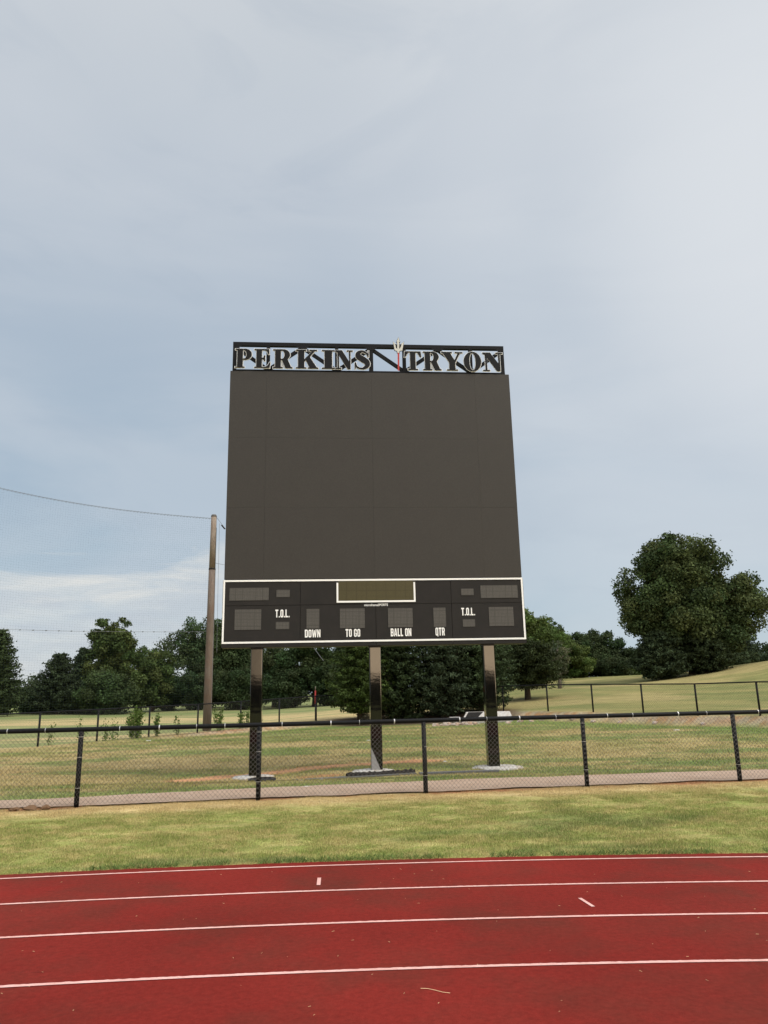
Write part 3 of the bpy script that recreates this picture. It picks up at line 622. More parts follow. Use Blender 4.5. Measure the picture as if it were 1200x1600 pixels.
def grow(lp, d):
    a = sum(x0*y1-x1*y0 for (x0, y0), (x1, y1) in zip(lp, lp[1:]+lp[:1])); lp = lp if a > 0 else lp[::-1]; out = []; n = len(lp)
    for i in range(n):
        p = Vector(lp[i]); u = p-Vector(lp[i-1]); v = Vector(lp[(i+1) % n])-p
        if u.length < 1e-6 or v.length < 1e-6: out.append(tuple(p)); continue
        u.normalize(); v.normalize(); n1 = Vector((u.y, -u.x)); n2 = Vector((v.y, -v.x)); m = n1+n2
        out.append(tuple(p+m*(d/max(.5, 1+n1.dot(n2)))))
    return out
def letter(ch, x0, x1):
    layers = GL[ch]; allx = [p[0] for ly in layers for lp in ly for p in lp]; mn, mx_ = min(allx), max(allx); sx = (x1-x0)/(mx_-mn)
    first = None
    for q, ly in enumerate(layers):
        lp2 = [[((px-mn)*sx, py*H) for px, py in lp] for lp in ly]
        o = curve_obj('letter' if first is None else 'serif', lp2, 'letterface', sb if first is None else first, (x0, -.055-.0015*q, Z0) if first is None else (0, -.0015*q, 0), ext=.008)
        if first is None: first = o
        w = curve_obj('letter_outline', [grow(lp, .017 if k_ == 0 else -.017) for k_, lp in enumerate(lp2)], 'letteredge', first, (0, .014+.0012*q, 0), ext=.004)
    return first
for ch, x0, x1 in [('P', -3.517, -3.098), ('E', -3.030, -2.619), ('R', -2.550, -2.050), ('K', -1.965, -1.385), ('I', -1.291, -.960), ('N', -.943, -.490), ('S', -.437, -.041),
                   ('T', .866, 1.315), ('R', 1.360, 1.845), ('Y', 1.850, 2.420), ('O', 2.446, 2.911), ('N', 2.955, 3.487)]: letter(ch, x0, x1)
# trident emblem that crosses the top chord
def plate(name, poly, y0, y1, m, parent, loc=(0, 0, 0)):
    mb = MB(); k = len(poly); mb.v = [(x, y0, z) for x, z in poly]+[(x, y1, z) for x, z in poly]
    mb.f = [tuple(range(k)), tuple(range(k, 2*k))[::-1]]+[(j, k+j, k+(j+1) % k, (j+1) % k) for j in range(k)]; return mb.build(name, m, parent, loc)
T_ = [(-.02, 10.37), (-.02, 10.42), (-.085, 10.44), (-.125, 10.69), (-.055, 10.62), (-.07, 10.62), (-.045, 10.50), (-.018, 10.49), (-.014, 10.68), (-.03, 10.68), (.022, 10.82), (.055, 10.68), (.036, 10.68), (.036, 10.49), (.06, 10.50), (.10, 10.62), (.08, 10.62), (.165, 10.69), (.115, 10.44), (.04, 10.42), (.035, 10.37)]
tr = plate('trident_tines', T_, -.012, 0, 'grey', sb, (.70, -.075, 0)); plate('backing', grow(T_, .012), .001, .008, 'truss', tr)
plate('trident_shaft', [(-.018, 9.87), (.022, 9.87), (.034, 10.37), (-.010, 10.37)], -.010, 0, 'red', sb, (.70, -.075, 0))

# ------------------------------------------------------------------ things lying by the scoreboard
def on(x, y, dz=0.): return (x, y, float(terr(x, y))+dz)
rt = empty('edging_strip', on(-.60, 17.27), math.atan2(.87, 2.33)); tag(rt, 'long flat dark grey edging board by the middle post, with black matting on it', 'edging')
mb = MB(); mb.box(-1.25, 1.25, -.10, .10, 0, .035); mb.build('board', 'edging', rt, bevel=.006)
mb = MB(); n = 40
for i in range(n+1):
    x = -.35+1.60*i/n; h = .05+random.uniform(0, .045); mb.v += [(x, -.03, .036), (x, -.02, .036+h), (x, .05, .036+h*.8), (x, .08, .036)]
mb.f = [(4*i+k, 4*i+k+1, 4*i+5+k, 4*i+4+k) for i in range(n) for k in range(3)]; mb.build('crumpled_mat', 'rubble', rt)
rt = empty('edging_strip', on(1.28, 17.60), math.atan2(.32, 2.6)); tag(rt, 'long thin grey edging board running to the right post footing', 'edging')
mb = MB(); mb.box(-.62, 1.18, -.07, .07, 0, .05); mb.build('board', 'edging', rt, bevel=.006)
rt = empty('drain_basin', on(-2.66, 16.50)); tag(rt, 'low black drain basin on the grass in front of the left footing', 'drain')
mb = MB(); mb.lathe([(.30, -.05), (.29, .09), (.24, .10), (.22, .02), (0, .02)], 20); mb.build('basin_wall', 'rubble', rt)
mb = MB(); [mb.box(-.20, .20, y-.012, y+.012, .05, .075) for y in (-.12, -.04, .04, .12)]; mb.build('grate', 'black', rt)
mb = MB()
for i in range(70):
    x = random.uniform(-.75, .75); y = random.uniform(-.12, .12)+x*.18; a = random.uniform(0, 3.1); l = random.uniform(.04, .22)
    mb.tube([(x, y, .01), (x+math.cos(a)*l*.5, y+math.sin(a)*l*.5, random.uniform(.01, .05)), (x+math.cos(a)*l, y+math.sin(a)*l, .01)], random.uniform(.004, .011), 4)
o = mb.build('brush_debris', 'edging'); o.location = on(-1.95, 16.75); tag(o, 'thin heap of dark sticks and cuttings beside the black drain basin', 'debris', kind='stuff')
g = random.Random(4)
for i, (x, y, a, b, lb) in enumerate([(-1.88, 16.62, .07, .04, 'small white scrap lying among the dark sticks'), (-1.45, 16.66, .035, .04, 'tiny white scrap right of the dark sticks'), (-9.2, 29.9, .09, .06, 'white scrap on the soil by the back fence left of the wooden pole'), (9.95, 27.0, .10, .05, 'pale scrap on the grass rim in the right half of the field'), (-1.55, 14.85, .08, .02, 'pale straw scrap at the far edge of the path'), (-.62, 26.2, .12, .05, 'pale scrap on the field between left and middle posts'), (1.42, 20.1, .04, .03, 'tiny pale scrap left of the right post'), (2.9, 21.3, .07, .05, 'tiny pale scrap behind the right post')]):
    mb = MB(); n = 9; pts = [(math.cos(6.283*j/n)*a*g.uniform(.6, 1.1), math.sin(6.283*j/n)*b*g.uniform(.6, 1.1)) for j in range(n)]; mb.prism(pts, .0, .02)
    o = mb.build('litter_scrap', 'white'); o.location = on(x, y, .012); tag(o, lb, 'litter', 'bits of litter on the grass')
import bmesh
mat('clod_soil', (.14, .085, .05), .95, .1, bump=(20, .9, .03)); M['clod'] = bpy.data.materials['clod_soil']
def lump(name, r_, sc, seed, m, loc, n=26):
    g2 = np.random.default_rng(seed); V_ = unit(g2.normal(0, 1, (n, 3)))*r_*g2.uniform(.72, 1.1, (n, 1))*np.array(sc)
    me = bpy.data.meshes.new(name); bm = bmesh.new(); [bm.verts.new(v) for v in V_]; bmesh.ops.convex_hull(bm, input=bm.verts); bm.to_mesh(me); bm.free()
    me.materials.append(M[m]); o = bpy.data.objects.new(name, me); COL.objects.link(o); o.location = loc; return o
for i, (x, y, r_) in enumerate([(-5.95, 12.62, .10), (-5.72, 12.68, .13), (-5.50, 12.70, .11), (-6.25, 12.55, .08), (-4.98, 12.80, .035)]):
    o = lump('dirt_clod', r_, (1, .7, .45), 50+i, 'clod', (x, y, .03))
    tag(o, ['brown dirt clod just left of the biggest clod by the path', 'biggest brown dirt clod left of the leftmost near fence post', 'brown dirt clod just right of the biggest clod by the path', 'leftmost small dirt clod by the path', 'tiny brown clod at the foot of the leftmost near fence post'][i], 'clod', 'dirt clods by the path')

# ------------------------------------------------------------------ concrete drain inlet and riprap behind the field
rt = empty('drain_inlet', (4.35, 36.0, 0)); tag(rt, 'pale concrete drainage inlet with a sloping grate under the dark cedars', 'drain inlet')
mb = MB(); mb.v = [(-1.00, -.6, -.2), (1.32, -.6, -.2), (1.32, .6, -.2), (-1.00, .6, -.2), (-1.00, -.6, .42), (1.32, -.6, .42), (1.32, .1, .72), (-.70, .1, .72), (1.32, .6, .72), (-.70, .6, .72)]
mb.f = [(0, 3, 2, 1), (0, 1, 5, 4), (1, 2, 8, 6, 5), (2, 3, 9, 8), (3, 0, 4, 7, 9), (4, 5, 6, 7), (7, 6, 8, 9)]; mb.build('sloped_box', 'concrete', rt, bevel=.015)
mb = MB(); mb.box(-1.50, -1.002, -.5, .5, .30, .51); mb.build('wing_slab', 'concrete', rt, bevel=.015)
mb = MB(); mb.box(-1.25, -.2, -1.0, -.602, -.1, .24); mb.build('apron', 'concrete', rt, bevel=.02)
mb = MB(); sl = .30/.70
for k in range(8):
    v = -.53+.56*k/7; z_ = .42+(v+.6)*sl+.012; sh_ = (v+.53)*.40; mb.bar((-.86+sh_, v, z_), (-.30+sh_*1.5, v, z_), .05, .02, (0, -sl, 1))
mb.build('sloping_grate', 'rubble', rt)
g = random.Random(9)
pos_words = ['first', 'second', 'third', 'fourth', 'fifth', 'sixth', 'seventh', 'eighth', 'ninth', 'tenth', 'eleventh', 'twelfth', 'thirteenth', 'fourteenth', 'fifteenth', 'sixteenth', 'seventeenth', 'eighteenth']
rocks = [(2.1, .20), (2.35, .13), (2.62, .24), (2.95, .22), (3.22, .16), (3.5, .26), (3.78, .2), (4.35, .12), (5.3, .14), (5.9, .16), (6.35, .13), (6.9, .17), (7.4, .12), (7.95, .15), (8.6, .13), (9.4, .11), (10.4, .12), (11.6, .12)]
for i, (x, r_) in enumerate(rocks):
    y = min(34.6, float(ff(x))-1.15)+g.uniform(-.1, .2)
    if x < 6: y = 34.6+g.uniform(-.15, .2)
    o = lump('riprap_rock', r_, (1.15, .8, .62), 80+i, 'rock', on(x, y, r_*.12)); tag(o, 'pale riprap rock, %s from the left along the far edge of the field' % pos_words[i], 'rock', 'riprap rocks along the far edge')

# ------------------------------------------------------------------ wooden pole with ball net
px0, py0 = -8.05, 34.5; pz = float(terr(px0, py0))
rt = empty('wooden_pole', (px0, py0, pz)); tag(rt, 'tall brown wooden utility pole holding the ball net left of the scoreboard', 'pole')
mb = MB(); mb.tube([(0, 0, -.2), (0, 0, 2.5), (.0, 0, 5), (.0, 0, 7.44-pz)], [.19, .178, .168, .155], 18); mb.build('lower_shaft', 'darkwood', rt, smooth=True)
mb = MB(); mb.tube([(.0, 0, 7.44-pz), (.0, 0, 10.0-pz)], [.149, .128], 18); mb.build('upper_shaft', 'wood', rt, smooth=True)
mb = MB(); mb.tube([(.0, 0, 7.40-pz), (.0, 0, 7.47-pz)], .162, 18); mb.build('steel_band', 'rubble', rt, smooth=True)
mb = MB(); mb.lathe([(0, 10.06-pz), (.10, 10.04-pz), (.134, 9.98-pz), (.134, 9.93-pz), (.128, 9.93-pz)], 18); mb.build('pole_cap', 'edging', rt, smooth=True)
mb = MB(); mb.tube([(.17, -.05, .3), (.165, -.05, 3.0), (.15, -.05, 9.4-pz)], .012, 5); mb.build('conduit', 'cable', rt)
A = Vector((px0, py0, 0)); B = Vector((-19.5, 27.2, 0)); Dn = B-A
nt_ = empty('ball_net', (px0, py0, 0)); tag(nt_, 'tall fine safety net hung from a cable between the wooden pole and the left edge', 'net')
def sagz(t): return 9.85+1.05*t-.45*math.sin(math.pi*min(1, t))
mb = MB(); mb.tube([tuple(Dn*(i/30)+Vector((0, 0, sagz(i/30)))) for i in range(31)], .009, 5); cb = mb.build('top_cable', 'cable', nt_)
mb = MB(); mb.tube([tuple(Dn*(i/30)+Vector((0, 0, 4.55-.12*math.sin(math.pi*i/30)))) for i in range(31)], .006, 5)
for i in range(56):
    p = Dn*((i+.5)/56)+Vector((0, 0, 4.55-.12*math.sin(math.pi*(i+.5)/56))); 
    if i % 2 == 0: mb.tube([p+Vector((-.03, .02, 0)), p+Vector((.03, -.02, 0))], .022, 5)
mb.build('middle_cable', 'cable', nt_)
mb = MB()
for i in range(90):
    t_ = (i+.5)/90; p = Dn*t_+Vector((0, 0, sagz(t_))); mb.tube([p+Vector((-.05, .03, .015)), p+Vector((0, 0, -.05)), p+Vector((.06, -.04, .015))], .008, 4)
mb.build('net_clips', 'cable', nt_)
mb = MB(); q = .10; ln = Dn.length; n = int(ln/q)
for i in range(n+1):
    t_ = i/n; p = Dn*t_; mb.tube([p+Vector((0, 0, .25)), p+Vector((0, 0, sagz(t_)))], .0011, 3, caps=False)
for k in range(96):
    z = .3+k*q
    mb.tube([Dn*(j/12)+Vector((0, 0, .25+(sagz(j/12)-.25)*(k+.5)/96)) for j in range(13)], .0011, 3, caps=False)
mb.build('net_mesh', 'net', nt_)
w1 = MB(); w1.tube([(px0+.13, py0, 9.9), (-7.2, 34.0, 9.0), (-5.2, 32.8, 6.4), (-2.6, 31.2, 3.0)], .010, 5)
gw = empty('guy_wire', (0, 0, 0)); tag(gw, 'thin guy wire with a dark insulator running from the pole top behind the board', 'wire'); w1.build('wire', 'cable', gw)
mb = MB(); mb.tube([(-7.62, 34.26, 9.47), (-7.45, 34.16, 9.27)], .035, 8); mb.build('insulator', 'rubble', gw)
mb = MB(); mb.tube([(px0+.12, py0, 7.72), (-7.0, 34.2, 7.48), (-4, 33, 7.1), (0, 31, 6.9)], .008, 5); tag(mb.build('service_wire', 'cable'), 'thin wire leaving the pole at the dark band towards the board', 'wire')
mb = MB(); mb.tube([(px0+.28, py0-.03, 9.6), (px0+.30, py0-.03, 7), (px0+.34, py0-.03, 3.6)], .007, 5); tag(mb.build('drop_wire', 'cable'), 'thin vertical wire hanging down just right of the wooden pole', 'wire')

# distant water tower
D = 450; wx, wy = -96.7, D
rt = empty('water_tower', (wx, wy, 0)); tag(rt, 'distant white bulb shaped water tower beside the lower left corner of the board', 'water tower')
mb = MB(); prof = [(1.5, -1), (.95, 8), (.85, 36), (1.0, 39)]; mb.lathe(prof, 20); mb.build('stem', 'tank', rt, smooth=True)
mb = MB(); mb.lathe([(1.0, 39), (1.6, 40)]+[(2.45*math.cos(R(a)), 42.6+2.35*math.sin(R(a))) for a in range(-55, 91, 12)]+[(0, 44.95)], 24); mb.build('tank', 'tank', rt, smooth=True)
mb = MB(); mb.box(-.9, .3, -2.42, -2.30, 42.9, 43.7); mb.build('dark_emblem', 'edging', rt)

# ------------------------------------------------------------------ trees
def leafmesh(name, C, rad, n, size, cols, parent, matn, seed, flat=(1, 1, .8), shell=.55, outward=.6, elong=1.25, up=.25, vary=.28):
    """n leaves spread through clumps C (centres) of radius rad; clump colours cols"""
    n = int(n*1.7); g = np.random.default_rng(seed); k = len(C); w = rad**2; idx = g.choice(k, n, p=w/w.sum())
    d = unit(g.normal(0, 1, (n, 3))); rr2 = (shell+(1-shell)*g.random(n))*rad[idx]*g.choice([1., 1., 1., 1.18, 1.4], n)
    fl = np.array(flat); P = C[idx]+d*rr2[:, None]*fl
    Nn = unit(d*outward+g.normal(0, 1, (n, 3))*.6+np.array((0, 0, up))); U = unit(np.cross(Nn, g.normal(0, 1, (n, 3))))
    n = n; s = size*.78*g.uniform(.6, 1.35, n); V = quads(P, Nn, U, s, s*elong); c = cols[idx]*g.uniform(1-vary, 1+vary, n)[:, None]
    return npmesh(name, V, np.arange(4*n).reshape(-1, 4), matn, parent, np.repeat(c, 4, 0))
def limb_mesh(segs, m, parent, name='trunk'):
    mb = MB()
    for pts, rad in segs: mb.tube(pts, rad, 8)
    return mb.build(name, m, parent, smooth=True)
def crown_tree(name, x, y, h, w, lobes, leaf, ncl, n, col, label, group, seed, low=.12, trunk_r=.25, bark='bark', clump=.13, dens_shape=1., z=None, asym=0, gaps=1., vary=.3):
    """lobes: list of (dx, dz, rx, rz) in units of w and h giving the outline"""
    g = np.random.default_rng(seed); z = float(terr(x, y)) if z is None else z
    rt = empty(name, (x, y, z)); tag(rt, label, 'tree', group); Cs = []
    areas = np.array([l[2]*l[3] for l in lobes])**1.0; areas = areas**.8; areas = areas/areas.sum()
    for i in range(ncl):
        l = lobes[g.choice(len(lobes), p=areas)]; d = unit(g.normal(0, 1, 3)); r_ = g.uniform(.72, 1.0) if g.random() < .72 else g.uniform(.2, .75)
        Cs.append((l[0]*w+d[0]*l[2]*w*r_, d[1]*l[2]*w*r_*.9, l[1]*h+d[2]*l[3]*h*r_))
    Cs = np.array(Cs); Cs = Cs[Cs[:, 2] > low*h]; k = len(Cs); rad = clump*w*g.uniform(.55, 1.25, k)
    rad *= 1-.35*(np.clip(Cs[:, 2]/h, 0, 1) > .85)
    cols = np.array(col)[None]*g.uniform(1-vary, 1+vary, k)[:, None]*np.array([1, 1, 1.])+0; cols[:, 0] *= g.uniform(.84, 1.16, k)
    leafmesh('crown', Cs, rad, n, leaf, cols, rt, 'leaf', seed+1)
    segs = [([(0, 0, -.3), (.02*w, 0, .25*h), (0, 0, .55*h), (lobes[0][0]*w*.6, 0, .8*h)], [trunk_r*1.25, trunk_r, trunk_r*.6, trunk_r*.2])]
    for c in Cs[g.choice(k, min(k, 26), replace=False)]:
        zb = min(.62, max(.16, c[2]/h*.55))*h; mid = np.array((c[0]*.45, c[1]*.45, zb+(c[2]-zb)*.6)); segs.append(([(0, 0, zb), tuple(mid), tuple(c)], [trunk_r*.42, trunk_r*.24, trunk_r*.07]))
    limb_mesh(segs, bark, rt); return rt
def cedar(name, x, y, h, w, n, col, label, group, seed, low=.03, leaf=.06, trunk_r=.16, droop=.0, power=.75, levels=26, z=None, flat_top=False, lean=0.):
    g = np.random.default_rng(seed); z = float(terr(x, y)) if z is None else z; rt = empty(name, (x, y, z)); tag(rt, label, 'tree', group); C_, Rd, segs = [], [], []
    segs.append(([(0, 0, -.3), (0, 0, h*.5), (lean, 0, h*.93)], [trunk_r*1.2, trunk_r*.7, .02]))
    for i in range(levels):
        t_ = (i+.5)/levels; zb = (low+(1-low)*t_)*h; prof = (1-t_)**power*(min(1, .62+t_*2.2)) if not flat_top else (math.sin(math.pi*min(1, max(0.05, t_*.80+.17)))**.6)
        L0 = w/2*prof+.12; nb = max(4, int(7+8*prof)); a0 = g.uniform(0, 6.28)
        for b in range(nb):
            a = a0+6.283*b/nb+g.uniform(-.25, .25); ln = L0*g.uniform(.68, 1.16); rise = g.uniform(.0, .30)*ln-droop*ln
            ca, sa = math.cos(a), math.sin(a); mm = max(3, int(ln/.26)); ox = lean*(zb/h)
            for k in range(mm):
                u = (k+1)/mm
                if u < .25: continue
                C_.append((ox+ca*ln*u+g.normal(0, .05), sa*ln*u+g.normal(0, .05), zb+rise*u**1.6+g.normal(0, .05))); Rd.append((.10+.16*(1-u)*.8+.09)*max(.7, min(1.5, w/4))*g.uniform(.75, 1.25))
            if b % 2 == 0: segs.append(([(ox*.9, 0, zb-.05), (ox+ca*ln*.5, sa*ln*.5, zb+rise*.3), (ox+ca*ln*.95, sa*ln*.95, zb+rise*.9)], [trunk_r*.2*prof+.012, .012, .005]))
    C_ = np.array(C_); Rd = np.array(Rd); cols = np.array(col)[None]*g.uniform(.65, 1.35, len(C_))[:, None]
    leafmesh('crown', C_, Rd, n, leaf, cols, rt, 'needle', seed+2, flat=(1.15, 1.15, .55), shell=.25, outward=.35, elong=2.0, up=.5)
    limb_mesh(segs, 'bark', rt); return rt
    return ((px-600)*.9996+ (1082-800)*.021)/1171*Y*.9724/.9724*1.03
CG = (.030, .045, .018); CG2 = (.038, .060, .022); BG = (.055, .082, .024); BG2 = (.072, .108, .028); DG = (.032, .048, .019)
grpL, grpC, grpR = 'trees beyond the left half of the back fence', 'dark cedars behind the scoreboard posts', 'trees on the right hill'
# --- left of the board
cedar('cedar_tree', -38.3, 75, 8.3, 5.6, 15000, DG, 'dark dense evergreen cut by the left edge of the picture', grpL, 101, leaf=.085, power=.5, levels=30)
crown_tree('round_tree', -66.5, 150, 6.6, 8.5, [(0, .55, .5, .45), (-.3, .4, .3, .3), (.35, .45, .3, .3)], .16, 60, 5000, (.05, .075, .035), 'far low round tree between the leftmost evergreen and the spreading cedar', grpL, 102, z=-.2)
crown_tree('round_tree', -73.5, 150, 5.6, 8.0, [(0, .55, .5, .45), (.3, .4, .3, .3)], .16, 50, 4000, (.045, .07, .03), 'far low tree just right of the leftmost evergreen', grpL, 103, z=-.2)
cedar('cedar_tree', -34.3, 80, 6.1, 5.8, 13000, (.027, .040, .019), 'wide dark layered cedar left of the tallest left tree', grpL, 104, leaf=.085, power=.55, levels=22)
cedar('cedar_tree', -33.6, 84, 6.9, 4.4, 10000, (.030, .048, .024), 'pointed cedar close against the left side of the tallest left tree', grpL, 105, leaf=.085, power=.75, levels=26)
crown_tree('broadleaf_tree', -30.4, 85, 10.5, 7.4, [(-.14, .80, .21, .20), (.09, .79, .22, .20), (-.02, .66, .30, .20), (-.02, .5, .42, .33), (-.2, .3, .35, .28), (.35, .28, .32, .25)], .12, 260, 32000, BG, 'tallest left broadleaf tree with a square double top', grpL, 106, trunk_r=.3, low=.06, clump=.085)
crown_tree('broadleaf_tree', -26.6, 87, 7.6, 5.2, [(-.15, .78, .25, .20), (.15, .62, .30, .22), (0, .35, .45, .35)], .12, 120, 15000, BG, 'shorter broadleaf tree against the right side of the tallest left tree', grpL, 107, low=.05, clump=.12)
crown_tree('broadleaf_tree', -29.0, 80, 4.6, 6.0, [(0, .45, .45, .5)], .12, 90, 13000, (.04, .062, .022), 'low bushy green tree in front of the tallest left tree', grpL, 117, low=.02, clump=.13)
crown_tree('oak_tree', -23.4, 95, 11.6, 8.6, [(.05, .80, .30, .20), (-.18, .62, .32, .20), (.2, .55, .35, .25), (0, .33, .48, .28)], .13, 150, 21000, (.045, .07, .028), 'rounded broadleaf tree behind the wooden pole', grpL, 108, trunk_r=.35, low=.06, clump=.12)
crown_tree('oak_tree', -18.6, 97, 10.2, 8.0, [(0, .75, .35, .22), (-.2, .5, .35, .3), (.2, .45, .35, .3)], .13, 130, 16000, (.042, .066, .026), 'broadleaf tree behind the lower left corner of the board', grpL, 109, low=.05, clump=.12)
crown_tree('oak_tree', -13.6, 92, 9.0, 8.0, [(0, .72, .38, .25), (-.2, .42, .4, .3), (.25, .42, .35, .3)], .13, 110, 11500, (.046, .068, .028), 'thin crowned tree with sky gaps, right of the left scoreboard post', grpL, 110, low=.05, clump=.11, bark='palebark')
crown_tree('oak_tree', -8.2, 86, 8.6, 7.6, [(0, .7, .38, .26), (-.2, .42, .4, .3), (.25, .42, .35, .3)], .13, 120, 16000, (.034, .055, .020), 'darker tree halfway between the left and middle scoreboard posts', grpL, 111, low=.03, clump=.12)
crown_tree('oak_tree', -2.8, 88, 9.0, 8.0, [(0, .7, .38, .26), (-.2, .42, .4, .3), (.25, .42, .35, .3)], .13, 110, 13000, (.036, .058, .022), 'dark tree behind the leftmost centre cedar', grpL, 112, low=.03, clump=.12)
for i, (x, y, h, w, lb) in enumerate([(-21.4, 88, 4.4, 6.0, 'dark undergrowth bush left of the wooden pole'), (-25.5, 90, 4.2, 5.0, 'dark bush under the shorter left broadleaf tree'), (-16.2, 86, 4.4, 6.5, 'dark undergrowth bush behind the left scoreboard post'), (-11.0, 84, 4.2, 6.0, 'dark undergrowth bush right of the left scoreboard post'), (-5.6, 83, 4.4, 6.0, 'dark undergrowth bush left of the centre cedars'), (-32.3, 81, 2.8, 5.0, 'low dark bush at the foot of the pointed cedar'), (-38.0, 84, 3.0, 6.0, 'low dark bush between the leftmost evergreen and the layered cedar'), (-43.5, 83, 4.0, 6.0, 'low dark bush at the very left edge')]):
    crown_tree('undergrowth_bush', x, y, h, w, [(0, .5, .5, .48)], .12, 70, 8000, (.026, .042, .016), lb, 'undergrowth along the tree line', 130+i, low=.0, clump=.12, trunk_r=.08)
# --- dark cedars behind the posts
cedar('cedar_tree', -1.35, 37.9, 5.3, 3.3, 15000, (.040, .062, .016), 'leftmost centre cedar, yellow green, between the left and middle posts', grpC, 201, leaf=.045, power=.55, low=.10, levels=22)
cedar('cedar_tree', .75, 38.6, 5.6, 3.6, 19000, (.030, .046, .019), 'dark centre cedar right behind the middle scoreboard post', grpC, 202, leaf=.045, power=.45, low=.02, levels=24)
cedar('cedar_tree', 2.75, 38.5, 5.5, 3.8, 19000, (.036, .052, .028), 'grey green centre cedar just right of the middle post', grpC, 203, leaf=.045, power=.45, low=.02, levels=24)
cedar('cedar_tree', 4.75, 38.9, 5.1, 3.7, 17000, (.034, .052, .022), 'rightmost centre cedar, behind the right scoreboard post', grpC, 204, leaf=.045, power=.5, low=.02, levels=22)
cedar('cedar_tree', 3.6, 40.8, 6.0, 4.2, 11000, DG, 'taller dark cedar at the back of the centre clump', grpC, 205, leaf=.06, power=.5, low=.02, levels=22)
cedar('cedar_tree', -.2, 40.9, 5.8, 3.8, 11000, DG, 'second dark cedar at the back of the centre clump, left of the middle post', grpC, 206, leaf=.06, power=.5, low=.02, levels=22)
crown_tree('undergrowth_bush', -.7, 38.0, 1.3, 1.6, [(0, .5, .5, .5)], .045, 26, 900, (.10, .095, .07), 'scraggly pale bush at the foot of the leftmost centre cedar', None, 207, low=0, trunk_r=.03, clump=.16)
# --- right of the board
crown_tree('broadleaf_tree', 14.6, 78, 7.2, 6.4, [(0, .75, .32, .24), (-.2, .45, .4, .3), (.25, .5, .35, .3)], .11, 130, 17000, BG2, 'bright green tree just right of the lower right corner of the board', grpR, 301, low=.04, clump=.12)
crown_tree('broadleaf_tree', 10.4, 76, 7.2, 6.4, [(0, .7, .40, .28), (-.2, .4, .4, .3), (.25, .4, .35, .3)], .11, 120, 15000, BG2, 'bright green tree behind the lower right corner of the board', grpR, 302, low=.04, clump=.12)
crown_tree('broadleaf_tree', 18.0, 84, 6.4, 5.0, [(0, .75, .28, .26), (-.2, .45, .4, .3), (.25, .4, .35, .3)], .11, 110, 13000, BG, 'pointed green tree behind the thin twiggy tree', grpR, 303, low=.04, clump=.12)
cedar('wide_cedar', 8.15, 45, 3.25, 4.4, 20000, (.027, .038, .014), 'dark flat topped cedar with a short trunk right of the right post', grpR, 304, leaf=.05, low=.20, flat_top=True, levels=16, trunk_r=.17)
crown_tree('twiggy_tree', 12.5, 56, 3.6, 1.9, [(0, .70, .42, .30), (0, .35, .25, .3)], .055, 60, 2300, (.085, .10, .06), 'thin pale twiggy tree on the slope behind the right fence', grpR, 305, low=.0, clump=.14, trunk_r=.13, bark='palebark')
crown_tree('broadleaf_tree', 22.2, 86, 5.9, 5.2, [(-.05, .72, .34, .28), (-.2, .4, .4, .35), (.25, .4, .35, .3)], .11, 110, 14000, (.042, .066, .026), 'middle green tree of the row left of the big oak', grpR, 306, low=.0, clump=.12)
crown_tree('broadleaf_tree', 26.0, 88, 5.3, 5.2, [(-.1, .70, .34, .28), (-.2, .4, .4, .35), (.25, .33, .35, .3)], .11, 110, 14000, (.035, .056, .022), 'darker green tree of the row nearest the big oak', grpR, 307, low=.0, clump=.12)
crown_tree('broadleaf_tree', 19.6, 81, 3.5, 4.6, [(0, .5, .5, .5)], .10, 80, 10500, BG2, 'low bright bush below the row left of the big oak', grpR, 308, low=.0, clump=.12, trunk_r=.1)
crown_tree('shrub', 27.4, 84, 1.7, 2.6, [(0, .5, .5, .5)], .09, 30, 2600, (.085, .13, .03), 'small light green shrub at the left foot of the big oak', None, 309, low=.0, clump=.16, trunk_r=.05)
crown_tree('shrub', 24.6, 83.5, 2.0, 4.2, [(0, .5, .5, .5)], .09, 50, 4600, DG, 'low dark shrub in the shadow of the row left of the big oak', None, 310, low=.0, clump=.14, trunk_r=.05)
crown_tree('oak_tree', 24.8, 62, 11.9, 11.2, [(-.03, .74, .31, .23), (-.20, .56, .27, .22), (.10, .56, .34, .27), (-.10, .38, .36, .22), (.42, .53, .20, .13), (.34, .40, .22, .16), (.20, .30, .26, .15), (-.12, .28, .26, .14), (-.30, .42, .19, .15), (-.06, .80, .22, .15)], .105, 500, 84000, (.052, .074, .027), 'big dark round oak standing alone on the right hill', grpR, 311, low=.06, clump=.072, trunk_r=.42, vary=.34)
cedar('cedar_tree', 21.6, 60.4, 3.7, 4.8, 16000, (.034, .050, .024), 'shaggy cedar under the left side of the big oak', grpR, 312, leaf=.075, power=.45, levels=20)
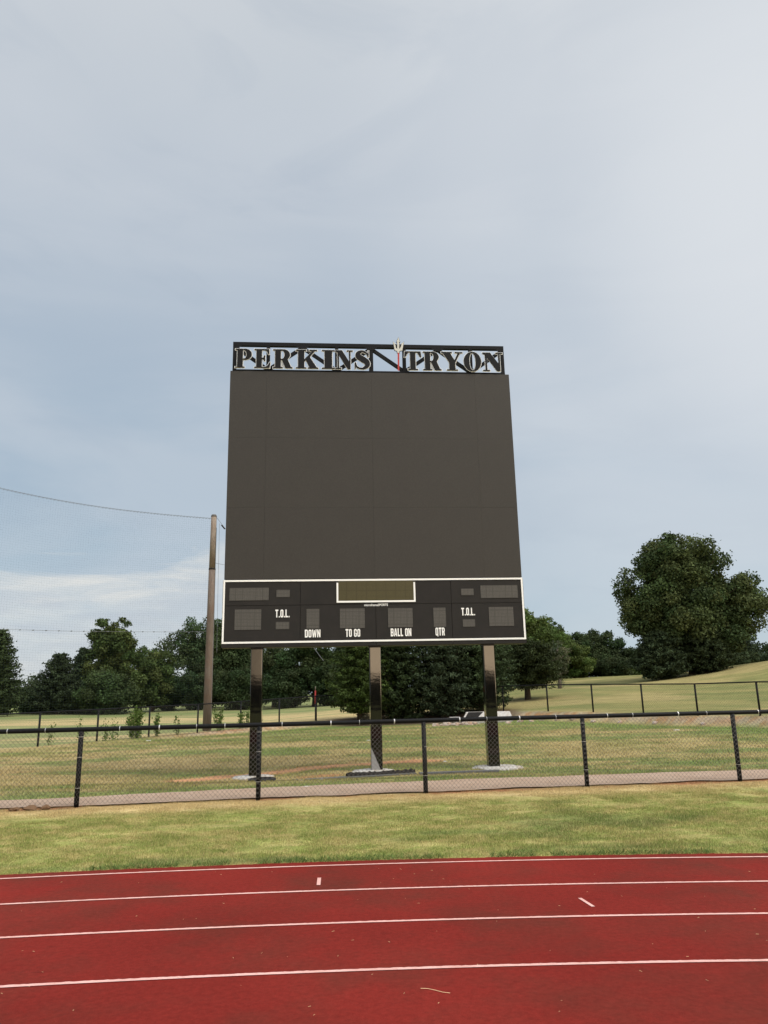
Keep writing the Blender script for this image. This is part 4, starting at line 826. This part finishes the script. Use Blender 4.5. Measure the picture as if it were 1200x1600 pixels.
cedar('cedar_tree', 25.0, 60.2, 3.4, 4.6, 14000, (.026, .038, .016), 'dark low cedar in front of the trunk of the big oak', grpR, 313, leaf=.075, power=.45, levels=20)
cedar('cedar_tree', 33.0, 77, 5.4, 6.4, 14000, (.034, .052, .024), 'cedar under the right side of the big oak', grpR, 314, leaf=.08, power=.6, levels=20)
cedar('cedar_tree', 37.4, 82, 6.0, 6.4, 14000, (.034, .052, .028), 'cedar with open top at the right edge of the picture', grpR, 315, leaf=.08, power=.7, levels=20)
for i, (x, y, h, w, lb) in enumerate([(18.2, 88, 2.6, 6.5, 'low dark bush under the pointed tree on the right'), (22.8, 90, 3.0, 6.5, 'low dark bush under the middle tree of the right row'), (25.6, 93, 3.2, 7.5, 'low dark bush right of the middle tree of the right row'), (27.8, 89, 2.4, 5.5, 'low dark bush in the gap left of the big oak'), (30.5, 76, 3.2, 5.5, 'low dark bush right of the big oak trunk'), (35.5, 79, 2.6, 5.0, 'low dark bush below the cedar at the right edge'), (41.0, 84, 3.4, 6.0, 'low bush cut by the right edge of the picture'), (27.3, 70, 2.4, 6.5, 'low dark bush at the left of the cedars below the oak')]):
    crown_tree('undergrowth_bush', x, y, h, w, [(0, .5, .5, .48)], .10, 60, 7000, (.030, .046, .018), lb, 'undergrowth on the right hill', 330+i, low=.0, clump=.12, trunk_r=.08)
# hedge added unseen behind the camera, to darken the gloss of the posts
g = np.random.default_rng(77); n = 16000; P = np.stack([g.uniform(-90, 90, n), g.uniform(-64, -60, n), g.uniform(0, 1, n)**.8*0], 1); P[:, 2] = g.random(n)*(2.9+1.5*fbm(P[:, 0]*.1, P[:, 0]*0, 3))
s = g.uniform(.5, .9, n); Vq = quads(P, unit(g.normal(0, 1, (n, 3))+(0, 1.2, 0)), unit(g.normal(0, 1, (n, 3))), s, s)
tag(npmesh('backdrop', Vq, np.arange(4*n).reshape(-1, 4), 'blocker', col=np.repeat(np.array([DG])*.6*g.uniform(.6, 1.4, n)[:, None], 4, 0)), 'far dark hedgerow added unseen behind the camera to darken the post reflections', 'blocker', kind='stuff')
